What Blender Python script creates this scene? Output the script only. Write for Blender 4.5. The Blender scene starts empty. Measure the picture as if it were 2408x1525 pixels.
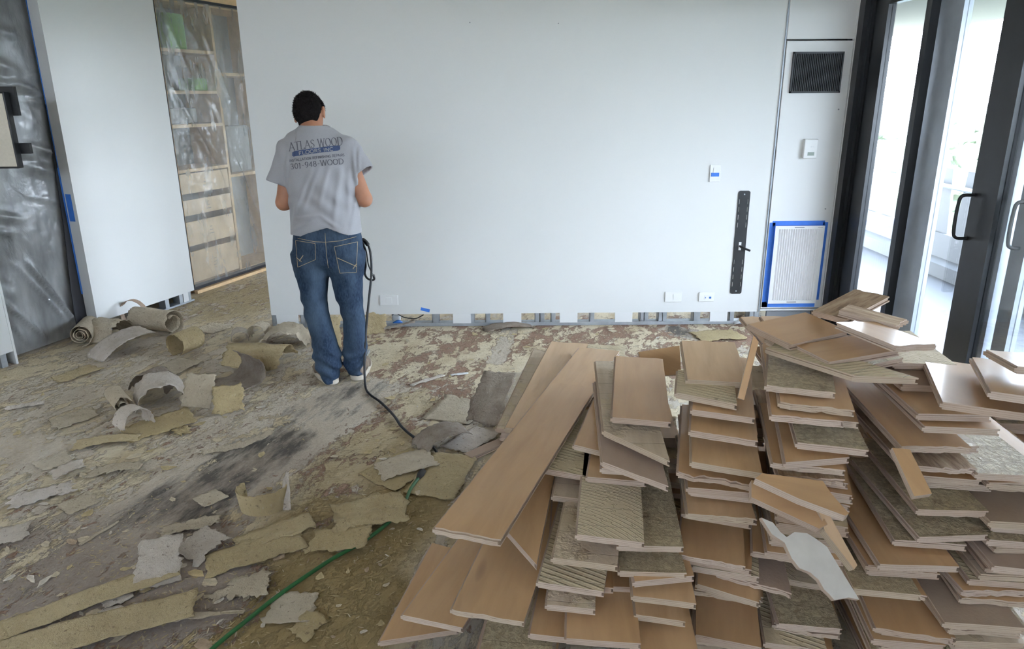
import bpy, bmesh, math, random
import numpy as np
from mathutils import Vector, Matrix
from mathutils.bvhtree import BVHTree

random.seed(7); rng = np.random.default_rng(11)
scene = bpy.context.scene
col = scene.collection

# ------------------------------------------------------------------ camera
IW, IH, FPX, CH = 2408, 1525, 1703.0, 1.65
_p, _r = math.radians(17.5), math.radians(-0.43)
CF = np.array([0, math.cos(_p), -math.sin(_p)])
_u0 = np.array([0, math.sin(_p), math.cos(_p)]); _r0 = np.array([1.0, 0, 0])
CR = _r0 * math.cos(_r) + _u0 * math.sin(_r)
CU = _u0 * math.cos(_r) - _r0 * math.sin(_r)
CC = np.array([0, 0, CH])
cam = bpy.data.cameras.new('camera'); camo = bpy.data.objects.new('camera', cam); col.objects.link(camo)
cam.sensor_width = 36.0; cam.lens = 36.0 * FPX / IW; cam.clip_start = 0.05; cam.clip_end = 3000
M = Matrix(((CR[0], CU[0], -CF[0], CC[0]), (CR[1], CU[1], -CF[1], CC[1]), (CR[2], CU[2], -CF[2], CC[2]), (0, 0, 0, 1)))
camo.matrix_world = M
scene.camera = camo

def ray(x, y): return CF + CR * (x - IW / 2) / FPX - CU * (y - IH / 2) / FPX
def onz(x, y, z=0.0): d = ray(x, y); return CC + d * ((z - CH) / d[2])
def onY(x, y, Y): d = ray(x, y); return CC + d * (Y / d[1])
def onX(x, y, X): d = ray(x, y); return CC + d * (X / d[0])

# ------------------------------------------------------------------ world, light, exposure
world = bpy.data.worlds.new('daylight'); scene.world = world; world.use_nodes = True
wn = world.node_tree.nodes; wl = world.node_tree.links
bg = wn['Background']
tc = wn.new('ShaderNodeTexCoord'); sep = wn.new('ShaderNodeSeparateXYZ'); rmp = wn.new('ShaderNodeValToRGB')
wl.new(tc.outputs['Generated'], sep.inputs[0]); wl.new(sep.outputs['Z'], rmp.inputs[0])
rmp.color_ramp.elements[0].position = 0.0; rmp.color_ramp.elements[0].color = (0.80, 0.885, 1.0, 1)
rmp.color_ramp.elements[1].position = 0.8; rmp.color_ramp.elements[1].color = (0.56, 0.72, 1.0, 1)
wl.new(rmp.outputs[0], bg.inputs[0]); bg.inputs[1].default_value = 5.0
vs = scene.view_settings
vs.view_transform = 'Standard'; vs.look = 'None'; vs.gamma = 1.0; vs.use_curve_mapping = False
vs.exposure = 2.72
cy = scene.cycles
cy.use_denoising = True; cy.max_bounces = 7; cy.diffuse_bounces = 4; cy.glossy_bounces = 3
cy.transparent_max_bounces = 12; cy.use_adaptive_sampling = True; cy.adaptive_threshold = .05; cy.sample_clamp_indirect = 8.0; cy.caustics_reflective = False; cy.caustics_refractive = False

# ------------------------------------------------------------------ material helpers
class NT:
    def __init__(s, name):
        s.m = bpy.data.materials.new(name); s.m.use_nodes = True
        s.t = s.m.node_tree; s.n = s.t.nodes; s.b = s.n['Principled BSDF']; s.out = s.n['Material Output']
    def new(s, kind, **kw):
        nd = s.n.new('ShaderNode' + kind)
        for k, v in kw.items():
            if k.startswith('i_'):
                key = k[2:]
                key = int(key) if key.isdigit() else key.replace('_', ' ')
                s.set(nd.inputs[key], v)
            else: setattr(nd, k, v)
        return nd
    def set(s, inp, v):
        if isinstance(v, bpy.types.NodeSocket): s.t.links.new(v, inp)
        elif isinstance(v, (tuple, list)) and len(v) == 3 and inp.type == 'RGBA': inp.default_value = (*v, 1)
        else: inp.default_value = v
    def coords(s, scale=(1, 1, 1), rot=(0, 0, 0), kind='Object', rand=0.0):
        t = s.new('TexCoord'); mp = s.new('Mapping'); v = t.outputs[kind]
        if rand:
            oi = s.new('ObjectInfo'); ad = s.new('VectorMath', operation='ADD')
            sc = s.new('VectorMath', operation='SCALE'); cx = s.new('CombineXYZ')
            for i in range(3): s.set(cx.inputs[i], oi.outputs['Random'])
            s.set(sc.inputs[0], cx.outputs[0]); s.set(sc.inputs['Scale'], rand)
            s.set(ad.inputs[0], v); s.set(ad.inputs[1], sc.outputs[0]); v = ad.outputs[0]
        s.set(mp.inputs['Vector'], v); mp.inputs['Scale'].default_value = scale
        if any(rot):                                   # turn first, then stretch
            m0 = s.new('Mapping'); s.set(m0.inputs['Vector'], v); m0.inputs['Rotation'].default_value = rot; s.set(mp.inputs['Vector'], m0.outputs[0])
        return mp.outputs[0]
    def noise(s, vec, scale=5, detail=4, rough=.55, dist=0.0):
        nd = s.new('TexNoise'); s.set(nd.inputs['Vector'], vec)
        nd.inputs['Scale'].default_value = scale; nd.inputs['Detail'].default_value = detail
        nd.inputs['Roughness'].default_value = rough; nd.inputs['Distortion'].default_value = dist
        return nd.outputs[0]
    def ramp(s, fac, *stops):
        nd = s.new('ValToRGB'); s.set(nd.inputs[0], fac); e = nd.color_ramp.elements
        while len(e) < len(stops): e.new(0.5)
        for q, (p, c) in zip(e, stops):
            q.position = p; q.color = (c, c, c, 1) if isinstance(c, (int, float)) else (*c, 1)
        return nd.outputs[0]
    def mix(s, fac, a, b, mode='MIX'):
        nd = s.new('Mix', data_type='RGBA', blend_type=mode); s.set(nd.inputs[0], fac)
        s.set(nd.inputs[6], a); s.set(nd.inputs[7], b); return nd.outputs[2]
    def math(s, op, a, b=0.0, c=None, clamp=False):
        nd = s.new('Math', operation=op, use_clamp=clamp); s.set(nd.inputs[0], a); s.set(nd.inputs[1], b)
        if c is not None: s.set(nd.inputs[2], c)
        return nd.outputs[0]
    def bump(s, h, strength=.3, dist=.01):
        nd = s.new('Bump'); s.set(nd.inputs['Height'], h); nd.inputs['Strength'].default_value = strength
        nd.inputs['Distance'].default_value = dist; s.set(s.b.inputs['Normal'], nd.outputs[0])
    def done(s, colr=None, rough=.6, metal=0.0, spec=None, coat=0.0, coat_rough=.1):
        if colr is not None: s.set(s.b.inputs['Base Color'], colr)
        s.set(s.b.inputs['Roughness'], rough); s.b.inputs['Metallic'].default_value = metal
        if spec is not None: s.b.inputs['Specular IOR Level'].default_value = spec
        if coat: s.b.inputs['Coat Weight'].default_value = coat; s.b.inputs['Coat Roughness'].default_value = coat_rough
        return s.m

MAT = {}
def simple(name, c, rough=.6, metal=0.0, var=.06, scale=8.0, bump=0.0, bscale=60, **kw):
    t = NT(name); v = t.coords()
    n = t.noise(v, scale, 3)
    a = tuple(max(0, x * (1 - var)) for x in c); b = tuple(min(1, x * (1 + var)) for x in c)
    colr = t.ramp(n, (.3, a), (.7, b))
    if bump: t.bump(t.noise(v, bscale, 4), bump, .004)
    MAT[name] = t.done(colr, rough, metal, **kw); return MAT[name]

simple('wall_white', (.67, .675, .665), .55, var=.015, scale=1.5, bump=.02, bscale=220)
simple('wall_taupe', (.30, .26, .22), .7, var=.03)
simple('panel_white', (.69, .695, .69), .4, var=.01, scale=1.5)
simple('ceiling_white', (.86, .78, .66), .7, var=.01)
simple('galvanised', (.42, .45, .48), .42, .6, var=.15, scale=12)
simple('black_metal', (.018, .019, .021), .42, .2, var=.2)
simple('frame_dark', (.022, .023, .026), .32, .3, var=.15)
simple('frame_grey', (.33, .36, .40), .35, .3, var=.1)
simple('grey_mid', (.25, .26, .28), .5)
simple('dark_void', (.03, .03, .03), .9)
simple('plate_white', (.73, .735, .73), .35, var=.01)
simple('tape_blue', (.045, .19, .66), .6, var=.08, scale=20)
simple('tape_black', (.02, .02, .025), .45, var=.2)
simple('birch_edge', (.72, .50, .28), .5, var=.1, scale=20)
simple('birch_front', (.74, .55, .36), .5, var=.08, scale=6)
simple('shelf_inner', (.30, .29, .27), .7, var=.1, scale=3)
simple('cable_black', (.02, .02, .022), .5)
simple('cable_green', (.035, .16, .05), .4, var=.1)
simple('skin', (.44, .205, .12), .5, var=.07, scale=18)
simple('hair_black', (.010, .008, .008), .8, var=.4, scale=60, bump=.9, bscale=160, spec=.15)
simple('shoe_leather', (.20, .15, .11), .6, var=.25, scale=25, bump=.1)
simple('shoe_sole', (.58, .52, .43), .7, var=.12, scale=25)
simple('rubber_black', (.03, .03, .03), .7)
simple('print_navy', (.12, .12, .14), .8, var=.25, scale=60)
simple('print_blue', (.055, .085, .18), .8, var=.2, scale=60)
simple('print_grey', (.33, .33, .34), .8)
simple('stitch', (.42, .33, .20), .8, var=.2, scale=40)
simple('filter_pleat', (.74, .74, .74), .8, var=.04)
simple('cream_cloth', (.62, .57, .48), .8, var=.04, scale=80)
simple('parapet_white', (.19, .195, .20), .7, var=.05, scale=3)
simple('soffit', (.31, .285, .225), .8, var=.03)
simple('tree_green', (.17, .20, .13), .9, var=.35, scale=.6)
simple('hill_green', (.13, .145, .115), .9, var=.3, scale=.05)
simple('far_white', (.2, .2, .2), .8)
simple('tool_yellow', (.55, .36, .05), .45)
simple('eye_white', (.7, .68, .64), .2)
simple('blue_plastic', (.03, .15, .45), .4)
simple('print_lcd', (.25, .30, .26), .3)

def m_glass():
    t = NT('glass'); tr = t.new('BsdfTransparent'); gl = t.new('BsdfGlossy'); gl.inputs['Roughness'].default_value = .01
    tr.inputs[0].default_value = (.96, .97, .97, 1)
    fr = t.new('LayerWeight'); fa = t.math('ADD', t.math('MULTIPLY', t.math('POWER', fr.outputs['Facing'], 4.0), .9), .045)
    mx = t.new('MixShader'); t.set(mx.inputs[0], fa); t.set(mx.inputs[1], tr.outputs[0]); t.set(mx.inputs[2], gl.outputs[0])
    t.t.links.new(mx.outputs[0], t.out.inputs[0]); MAT['glass'] = t.m
m_glass()
def m_film(name, milk, tint):
    t = NT(name); v = t.coords((1, 1, 1))
    tr = t.new('BsdfTransparent'); gl = t.new('BsdfGlossy'); df = t.new('BsdfDiffuse'); tl = t.new('BsdfTranslucent')
    tr.inputs[0].default_value = (*tint, 1)
    gl.inputs['Roughness'].default_value = .16
    df.inputs[0].default_value = (.72, .74, .74, 1); tl.inputs[0].default_value = (.72, .74, .74, 1)
    bp = t.new('Bump'); bp.inputs['Strength'].default_value = .5; bp.inputs['Distance'].default_value = .012
    t.set(bp.inputs['Height'], t.noise(t.coords((7, 7, 2.2), (0, .5, 0)), 3.0, 5, .6, 1.2))
    for q in (gl, df): t.set(q.inputs['Normal'], bp.outputs[0])
    m1 = t.new('MixShader'); m1.inputs[0].default_value = .5; t.set(m1.inputs[1], df.outputs[0]); t.set(m1.inputs[2], tl.outputs[0])
    n = t.ramp(t.noise(t.coords((3, 3, 1.0)), 2.5, 3), (.3, milk * .6), (.75, milk * 1.35))
    m2 = t.new('MixShader'); t.set(m2.inputs[0], n); t.set(m2.inputs[1], tr.outputs[0]); t.set(m2.inputs[2], m1.outputs[0])
    lw = t.new('LayerWeight'); t.set(lw.inputs['Normal'], bp.outputs[0])
    f2 = t.math('ADD', t.math('MULTIPLY', t.math('POWER', lw.outputs['Facing'], 3.0), .8), .06, clamp=True)
    m3 = t.new('MixShader'); t.set(m3.inputs[0], f2); t.set(m3.inputs[1], m2.outputs[0]); t.set(m3.inputs[2], gl.outputs[0])
    t.t.links.new(m3.outputs[0], t.out.inputs[0]); MAT[name] = t.m
m_film('film_clear', .30, (.90, .92, .91))
m_film('film_grey', .62, (.78, .80, .80))

def m_maple():
    t = NT('maple'); v = t.coords((1, .12, 1), rand=37.0)
    n1 = t.noise(v, 22, 6, .6, .4); n2 = t.noise(t.coords((1, .35, 1), rand=91.0), 5, 3)
    oi = t.new('ObjectInfo')
    base = t.ramp(oi.outputs['Random'], (0, (.52, .30, .14)), (.35, (.67, .43, .225)), (.7, (.59, .36, .175)), (1, (.70, .47, .265)))
    c = t.mix(t.ramp(n1, (.35, 0.0), (.72, .42)), base, (.38, .215, .105))
    c = t.mix(t.ramp(n2, (.4, 0.0), (.8, .35)), c, (.66, .47, .29))
    kn = t.noise(t.coords((1, .5, 1), rand=13.0), 6.5, 1, .4)
    c = t.mix(t.ramp(kn, (.76, 0.0), (.80, .6)), c, (.22, .13, .08))
    t.bump(n1, .03, .002)
    MAT['maple'] = t.done(c, .45, spec=.25, coat=.5, coat_rough=.12)
m_maple()
def m_core():
    t = NT('ply_core'); v = t.coords((1, .3, 30), rand=5.0); n = t.noise(v, 9, 4)
    oi = t.new('ObjectInfo')
    base = t.ramp(oi.outputs['Random'], (0, (.50, .375, .28)), (.5, (.62, .50, .405)), (1, (.55, .445, .32)))
    c = t.mix(t.ramp(n, (.4, 0.0), (.7, .5)), base, (.44, .31, .22)); sp = t.new('SeparateXYZ'); t.set(sp.inputs[0], t.coords()); pl = t.ramp(t.math('DIVIDE', t.math('PINGPONG', t.math('ADD', sp.outputs['Z'], .0048), .0025), .0025), (.0, .75), (.22, 0.0)); c = t.mix(pl, c, (.24, .15, .10)); t.bump(t.noise(t.coords(rand=3.0), 120, 3), .3, .003)
    MAT['ply_core'] = t.done(c, .75)
m_core()
def m_torn():
    t = NT('torn_core'); v = t.coords((1, .15, 1), rand=15.0); n = t.noise(v, 40, 5, .7)
    c = t.ramp(n, (.3, (.20, .12, .075)), (.5, (.42, .29, .18)), (.7, (.58, .46, .30))); t.bump(n, .8, .01)
    MAT['torn_core'] = t.done(c, .85)
m_torn()
def m_glue(name, mode):
    t = NT(name); v = t.coords(rand=23.0); vy = t.coords((1, 1, 1))
    n = t.noise(v, 9, 5); fine = t.noise(v, 70, 4)
    oi = t.new('ObjectInfo')
    base = t.ramp(oi.outputs['Random'], (0, (.60, .485, .265)), (.5, (.68, .575, .37)), (1, (.58, .465, .28)))
    ply = t.ramp(t.noise(t.coords((1, .1, 1), rand=7.0), 25, 4), (.35, (.53, .42, .30)), (.7, (.66, .55, .42)))
    if mode == 'swirl':
        w = t.new('TexWave', wave_type='RINGS', rings_direction='SPHERICAL'); t.set(w.inputs['Vector'], t.coords((1, 1, 0), rand=.35))
        w.inputs['Scale'].default_value = 21; w.inputs['Distortion'].default_value = 1.6; w.inputs['Detail'].default_value = 1.5; w.inputs['Detail Scale'].default_value = .8
        ridge = t.ramp(w.outputs[0], (.72, 0.0), (.95, 1.0))
        msk = t.ramp(n, (.42, 0.0), (.55, 1.0)); hh = t.math('MULTIPLY', ridge, msk)
        drop = t.ramp(t.noise(v, 55, 2), (.62, 0.0), (.7, 1.0)); hh = t.math('MAXIMUM', hh, t.math('MULTIPLY', drop, .6))
        c = t.mix(.55, ply, base); c = t.mix(t.math('MULTIPLY', hh, .7), c, (.66, .59, .38))
    elif mode == 'crumb':
        vo = t.new('TexVoronoi', feature='DISTANCE_TO_EDGE'); t.set(vo.inputs['Vector'], t.coords((1, .45, 1), rand=31.0)); vo.inputs['Scale'].default_value = 55
        hh = t.ramp(t.math('ADD', t.noise(v, 45, 5, .7, .8), t.math('MULTIPLY', vo.outputs[0], .25)), (.45, 0.0), (.66, 1.0))
        c = t.mix(hh, (.44, .345, .21), base); c = t.mix(t.ramp(fine, (.55, 0.0), (.7, .5)), c, (.68, .60, .38))
    elif mode == 'smooth':
        hh = t.ramp(n, (.5, 0.0), (.62, 1.0)); c = t.mix(t.math('MULTIPLY', hh, .5), ply, base)
    else:                                               # comb: straight parallel ridges
        w = t.new('TexWave', wave_type='BANDS', bands_direction='Y'); t.set(w.inputs['Vector'], t.coords((.6, 1, 1), (0, 0, .35), rand=9.0))
        w.inputs['Scale'].default_value = 17; w.inputs['Distortion'].default_value = 2.2; w.inputs['Detail'].default_value = 1; w.inputs['Detail Scale'].default_value = .7
        hh = t.math('MULTIPLY', t.ramp(w.outputs[0], (.5, 0.0), (.9, 1.0)), t.ramp(n, (.38, 0.0), (.5, 1.0)))
        c = t.mix(.7, ply, base); c = t.mix(t.math('MULTIPLY', hh, .6), c, (.64, .57, .36))
    dirt = t.ramp(t.noise(t.coords((1.3, .8, 1), rand=51.0), 8, 6, .7), (.63, 0.0), (.70, .75))
    c = t.mix(dirt, c, (.20, .13, .08))
    sp = t.new('SeparateXYZ'); t.set(sp.inputs[0], vy)  # kerf lines across the backing
    k = t.math('PINGPONG', t.math('ADD', sp.outputs['Y'], oi.outputs['Random']), .047)
    kl = t.ramp(t.math('DIVIDE', k, .047), (.0, 1.0), (.028, 0.0))
    c = t.mix(t.math('MULTIPLY', kl, .75), c, (.16, .11, .07))
    hgt = t.math('SUBTRACT', t.math('ADD', hh, t.math('MULTIPLY', fine, .25)), t.math('MULTIPLY', kl, .6))
    t.bump(hgt, .75, .008)
    MAT[name] = t.done(c, .62)
for q in ('swirl', 'crumb', 'comb', 'smooth'): m_glue('glue_' + q, q)

def m_shirt():
    t = NT('shirt_grey'); v = t.coords(); n = t.noise(v, 260, 2); n2 = t.noise(v, 7, 3)
    c = t.mix(n, (.335, .335, .355), (.41, .41, .43)); c = t.mix(t.ramp(n2, (.4, 0.0), (.7, .25)), c, (.34, .34, .36))
    t.bump(n, .15, .002); MAT['shirt_grey'] = t.done(c, .9, spec=.2); t.b.inputs['Sheen Weight'].default_value = .15
m_shirt()
def m_denim():
    t = NT('denim'); v = t.coords(); w = t.noise(t.coords((1, 1, .35)), 130, 3, .6)
    n2 = t.noise(t.coords((1.2, 1, .5)), 6, 3)
    c = t.mix(t.ramp(w, (.3, 0.0), (.75, 1.0)), (.013, .026, .055), (.045, .075, .125))
    c = t.mix(t.ramp(n2, (.42, 0.0), (.72, .65)), c, (.10, .15, .21))
    sp = t.noise(t.coords((1, 1, 1)), 26, 2); c = t.mix(t.ramp(sp, (.77, 0.0), (.80, .6)), c, (.42, .42, .42))
    t.bump(w, .25, .003); MAT['denim'] = t.done(c, .85, spec=.2)
m_denim()
def m_sheet(name, a, b, d):
    t = NT(name); v = t.coords(rand=19.0); n = t.noise(v, 10, 6, .65); f = t.noise(v, 60, 5, .7)
    oi = t.new('ObjectInfo')
    base = t.mix(oi.outputs['Random'], a, b)
    c = t.mix(t.ramp(n, (.42, 0.0), (.7, .7)), base, d)
    c = t.mix(t.ramp(f, (.60, 0.0), (.69, .8)), c, (.16, .105, .065)); c = t.mix(t.ramp(f, (.28, .55), (.40, 0.0)), c, (.68, .61, .48)); t.bump(f, .9, .014)
    MAT[name] = t.done(c, .8)
m_sheet('sheet_beige', (.56, .47, .335), (.65, .565, .435), (.46, .375, .265))
m_sheet('sheet_olive', (.50, .39, .20), (.57, .46, .27), (.43, .325, .175))
m_sheet('sheet_pale', (.62, .545, .46), (.68, .60, .53), (.48, .40, .31))
m_sheet('sheet_dark', (.30, .24, .18), (.38, .32, .26), (.18, .13, .10))
m_sheet('chip_brown', (.38, .27, .19), (.46, .34, .26), (.28, .19, .13))

def m_floor():
    t = NT('floor_scraped'); ROT = (0, 0, math.radians(16))
    v = t.coords((1.35, .66, 1), ROT); v2 = t.coords((1.6, .45, 1), ROT)
    at = lambda n: t.new('Attribute', attribute_name=n).outputs['Fac']
    n1 = t.math('ADD', t.math('MULTIPLY', t.noise(v, 10, 10, .76, .25), .62), t.math('MULTIPLY', t.noise(t.coords((1.4, .6, 1), (0, 0, .35)), 2.6, 4, .6, .4), .38)); n2 = t.noise(t.coords((1.2, .75, 1), (0, 0, .28)), 17, 10, .74, .4)
    n3 = t.noise(v2, 3.5, 9, .72); fine = t.noise(t.coords(), 55, 6, .7); grit = t.noise(t.coords((1, .6, 1), ROT), 120, 4, .7)
    gm = t.ramp(t.math('ADD', at('wglue'), t.math('MULTIPLY', t.math('SUBTRACT', n1, .5), 3.2)), (.48, 0.0), (.53, 1.0))
    bm = t.ramp(t.math('ADD', at('wbrown'), t.math('MULTIPLY', t.math('SUBTRACT', n2, .5), 2.4)), (.47, 0.0), (.58, 1.0))
    dm = t.ramp(t.math('ADD', at('wdark'), t.math('MULTIPLY', t.math('SUBTRACT', n3, .5), 3.0)), (.42, 0.0), (.85, 1.0))
    conc = t.ramp(t.math('ADD', t.math('MULTIPLY', n3, .7), t.math('MULTIPLY', fine, .3)), (.30, (.40, .325, .24)), (.5, (.60, .52, .42)), (.72, (.73, .67, .57)))
    conc = t.mix(t.ramp(grit, (.58, 0.0), (.72, .5)), conc, (.33, .26, .20))
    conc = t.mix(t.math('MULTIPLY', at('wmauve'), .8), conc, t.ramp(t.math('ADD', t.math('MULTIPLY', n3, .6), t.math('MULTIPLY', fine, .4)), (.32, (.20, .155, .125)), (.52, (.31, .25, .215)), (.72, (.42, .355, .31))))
    conc = t.mix(t.math('MULTIPLY', dm, .88), conc, (.075, .066, .06))
    brown = t.ramp(t.math('ADD', t.math('MULTIPLY', fine, .5), t.math('MULTIPLY', grit, .5)), (.35, (.23, .13, .085)), (.52, (.35, .225, .16)), (.7, (.46, .325, .24)))
    g2 = t.noise(v2, 4, 6, .6)
    glue = t.ramp(g2, (.3, (.58, .465, .30)), (.5, (.74, .63, .45)), (.72, (.80, .71, .55)))
    glue = t.mix(t.ramp(t.noise(t.coords((1.5, .5, 1), ROT), 26, 6, .7), (.60, 0.0), (.70, .75)), glue, (.27, .185, .12))
    glue = t.mix(t.math('MULTIPLY', at('wolive'), .95), glue, (.31, .215, .08))
    c = t.mix(bm, conc, brown); c = t.mix(gm, c, glue)
    sp = t.new('SeparateXYZ'); t.set(sp.inputs[0], t.coords((1, 1, 1), ROT))
    h = t.math('ADD', t.math('MULTIPLY', gm, .8), t.math('MULTIPLY', bm, .25))
    h = t.math('ADD', h, t.math('MULTIPLY', fine, .45)); h = t.math('ADD', h, t.math('MULTIPLY', grit, .3))
    w = t.new('TexWave', wave_type='RINGS', rings_direction='SPHERICAL'); t.set(w.inputs['Vector'], t.coords((1, 1, 0))); w.inputs['Scale'].default_value = 14; w.inputs['Distortion'].default_value = 3; w.inputs['Detail Scale'].default_value = .6
    h = t.math('ADD', h, t.math('MULTIPLY', t.math('MULTIPLY', w.outputs[0], gm), .12))
    t.bump(h, .9, .012)
    MAT['floor_scraped'] = t.done(c, t.ramp(gm, (0, .72), (1, .7)), spec=.15)
m_floor()
def m_tile():
    t = NT('balcony_tile'); v = t.coords(); br = t.new('TexBrick'); t.set(br.inputs['Vector'], v)
    br.offset = 0.0; br.inputs['Scale'].default_value = 1; br.inputs['Brick Width'].default_value = .6; br.inputs['Row Height'].default_value = .6; br.inputs['Mortar Size'].default_value = .004
    br.inputs['Color1'].default_value = (.082, .086, .094, 1); br.inputs['Color2'].default_value = (.086, .09, .099, 1); br.inputs['Mortar'].default_value = (.08, .085, .09, 1)
    MAT['balcony_tile'] = t.done(br.outputs[0], .45)
m_tile()

# ------------------------------------------------------------------ mesh helpers
def tag(o, label=None, cat=None, group=None, kind=None):
    if label: o['label'] = label
    if cat: o['category'] = cat
    if group: o['group'] = group
    if kind: o['kind'] = kind
    return o
def mk(name, verts, faces, mats, parent=None, fmat=None, smooth=False, mw=None):
    me = bpy.data.meshes.new(name)
    me.from_pydata([tuple(map(float, v)) for v in verts], [], [tuple(int(i) for i in f) for f in faces])
    if isinstance(mats, str): mats = [mats]
    for m in mats: me.materials.append(MAT[m])
    if fmat is not None: me.polygons.foreach_set('material_index', list(map(int, fmat)))
    if smooth: me.polygons.foreach_set('use_smooth', [True] * len(me.polygons))
    me.update()
    o = bpy.data.objects.new(name, me); col.objects.link(o)
    if mw is not None: o.matrix_world = mw
    if parent: o.parent = parent
    return o
def empty(name, loc=(0, 0, 0), rz=0.0):
    o = bpy.data.objects.new(name, None); o.empty_display_size = .1; col.objects.link(o)
    o.location = loc; o.rotation_euler = (0, 0, rz); return o
class MB:
    def __init__(s): s.v = []; s.f = []; s.m = []
    def add(s, v, f, m=0):
        b = len(s.v); s.v += [tuple(q) for q in v]; s.f += [tuple(b + i for i in q) for q in f]; s.m += [m] * len(f); return s
    def box(s, x0, x1, y0, y1, z0, z1, m=0, xf=None, bev=0.0):
        if bev:
            bm = bmesh.new(); bmesh.ops.create_cube(bm, size=1)
            for q in bm.verts: q.co = Vector(((x0 + x1) / 2 + q.co.x * (x1 - x0), (y0 + y1) / 2 + q.co.y * (y1 - y0), (z0 + z1) / 2 + q.co.z * (z1 - z0)))
            bmesh.ops.bevel(bm, geom=bm.edges[:], offset=bev, segments=2, profile=.5, affect='EDGES')
            bm.verts.index_update(); v = [tuple(q.co) for q in bm.verts]; f = [[q.index for q in p.verts] for p in bm.faces]; bm.free()
        else:
            v = [(x, y, z) for x in (x0, x1) for y in (y0, y1) for z in (z0, z1)]
            f = [(0, 1, 3, 2), (4, 6, 7, 5), (0, 4, 5, 1), (2, 3, 7, 6), (0, 2, 6, 4), (1, 5, 7, 3)]
        if xf: v = [xf(q) for q in v]
        return s.add(v, f, m)
    def cyl(s, p0, p1, r, n=12, m=0, r1=None):
        p0, p1 = Vector(p0), Vector(p1); d = (p1 - p0).normalized(); a = d.orthogonal().normalized(); b = d.cross(a)
        r1 = r if r1 is None else r1
        v = [p0 + (a * math.cos(t) + b * math.sin(t)) * r for t in [2 * math.pi * i / n for i in range(n)]]
        v += [p1 + (a * math.cos(t) + b * math.sin(t)) * r1 for t in [2 * math.pi * i / n for i in range(n)]]
        f = [(i, (i + 1) % n, n + (i + 1) % n, n + i) for i in range(n)] + [tuple(range(n))[::-1], tuple(range(n, 2 * n))]
        return s.add(v, f, m)
    def tube(s, pts, r, n=8, m=0):
        pts = [Vector(p) for p in pts]; v = []; ref = Vector((0.123, 0.31, .94))
        for i, p in enumerate(pts):
            d = (pts[min(i + 1, len(pts) - 1)] - pts[max(i - 1, 0)]).normalized()
            a = d.cross(ref)
            if a.length < .1: a = d.cross(Vector((1, 0, 0)))
            a.normalize(); b = d.cross(a); rr = r[i] if hasattr(r, '__len__') else r
            v += [p + (a * math.cos(2 * math.pi * k / n) + b * math.sin(2 * math.pi * k / n)) * rr for k in range(n)]
        f = [(i * n + k, i * n + (k + 1) % n, (i + 1) * n + (k + 1) % n, (i + 1) * n + k) for i in range(len(pts) - 1) for k in range(n)]
        f += [tuple(range(n))[::-1], tuple(range((len(pts) - 1) * n, len(pts) * n))]
        return s.add(v, f, m)
    def prism(s, poly, axis_map, d0, d1, m=0):
        n = len(poly); v = [axis_map(a, b, d0) for a, b in poly] + [axis_map(a, b, d1) for a, b in poly]
        f = [tuple(range(n)), tuple(range(n, 2 * n))[::-1]] + [(i, n + i, n + (i + 1) % n, (i + 1) % n) for i in range(n)]
        return s.add(v, f, m)
    def build(s, name, mats, parent=None, smooth=False, mw=None):
        o = mk(name, s.v, s.f, mats, parent, s.m, smooth, mw)
        bm = bmesh.new(); bm.from_mesh(o.data); bmesh.ops.recalc_face_normals(bm, faces=bm.faces[:]); bm.to_mesh(o.data); bm.free()
        return o
def spline(P, n=8):
    P = [Vector(p) for p in P]; out = []
    Q = [P[0] * 2 - P[1]] + P + [P[-1] * 2 - P[-2]]
    for i in range(1, len(Q) - 2):
        for k in range(n):
            t = k / n; a, b, c, d = Q[i - 1], Q[i], Q[i + 1], Q[i + 2]
            out.append(.5 * ((2 * b) + (c - a) * t + (2 * a - 5 * b + 4 * c - d) * t * t + (3 * b - a - 3 * c + d) * t ** 3))
    return out + [P[-1]]
_perm = rng.random((256, 256))
def vnoise(x, y):
    xi = np.floor(x).astype(int); yi = np.floor(y).astype(int); fx = x - xi; fy = y - yi
    fx = fx * fx * (3 - 2 * fx); fy = fy * fy * (3 - 2 * fy)
    g = lambda a, b: _perm[a % 256, b % 256]
    return (g(xi, yi) * (1 - fx) + g(xi + 1, yi) * fx) * (1 - fy) + (g(xi, yi + 1) * (1 - fx) + g(xi + 1, yi + 1) * fx) * fy
def fbm(x, y, o=4, g=.5):
    s = 0; a = 1; t = 0
    for i in range(o): s = s + a * vnoise(x * 2 ** i + 17.3 * i, y * 2 ** i + 5.1 * i); t += a; a *= g
    return s / t

# ------------------------------------------------------------------ the room shell
YW, XG, ZC = 5.2, 2.33, 2.62
DV = np.array([.333, .943]); DV /= np.linalg.norm(DV); DN = np.array([-DV[1], DV[0]])     # along the left wall / away from the room
def lw(P):                                   # local frame on the left wall: u along, d behind, z up
    def f(q): a = np.array(P) + DV * q[0] + DN * q[1]; return (a[0], a[1], q[2])
    return f
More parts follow.
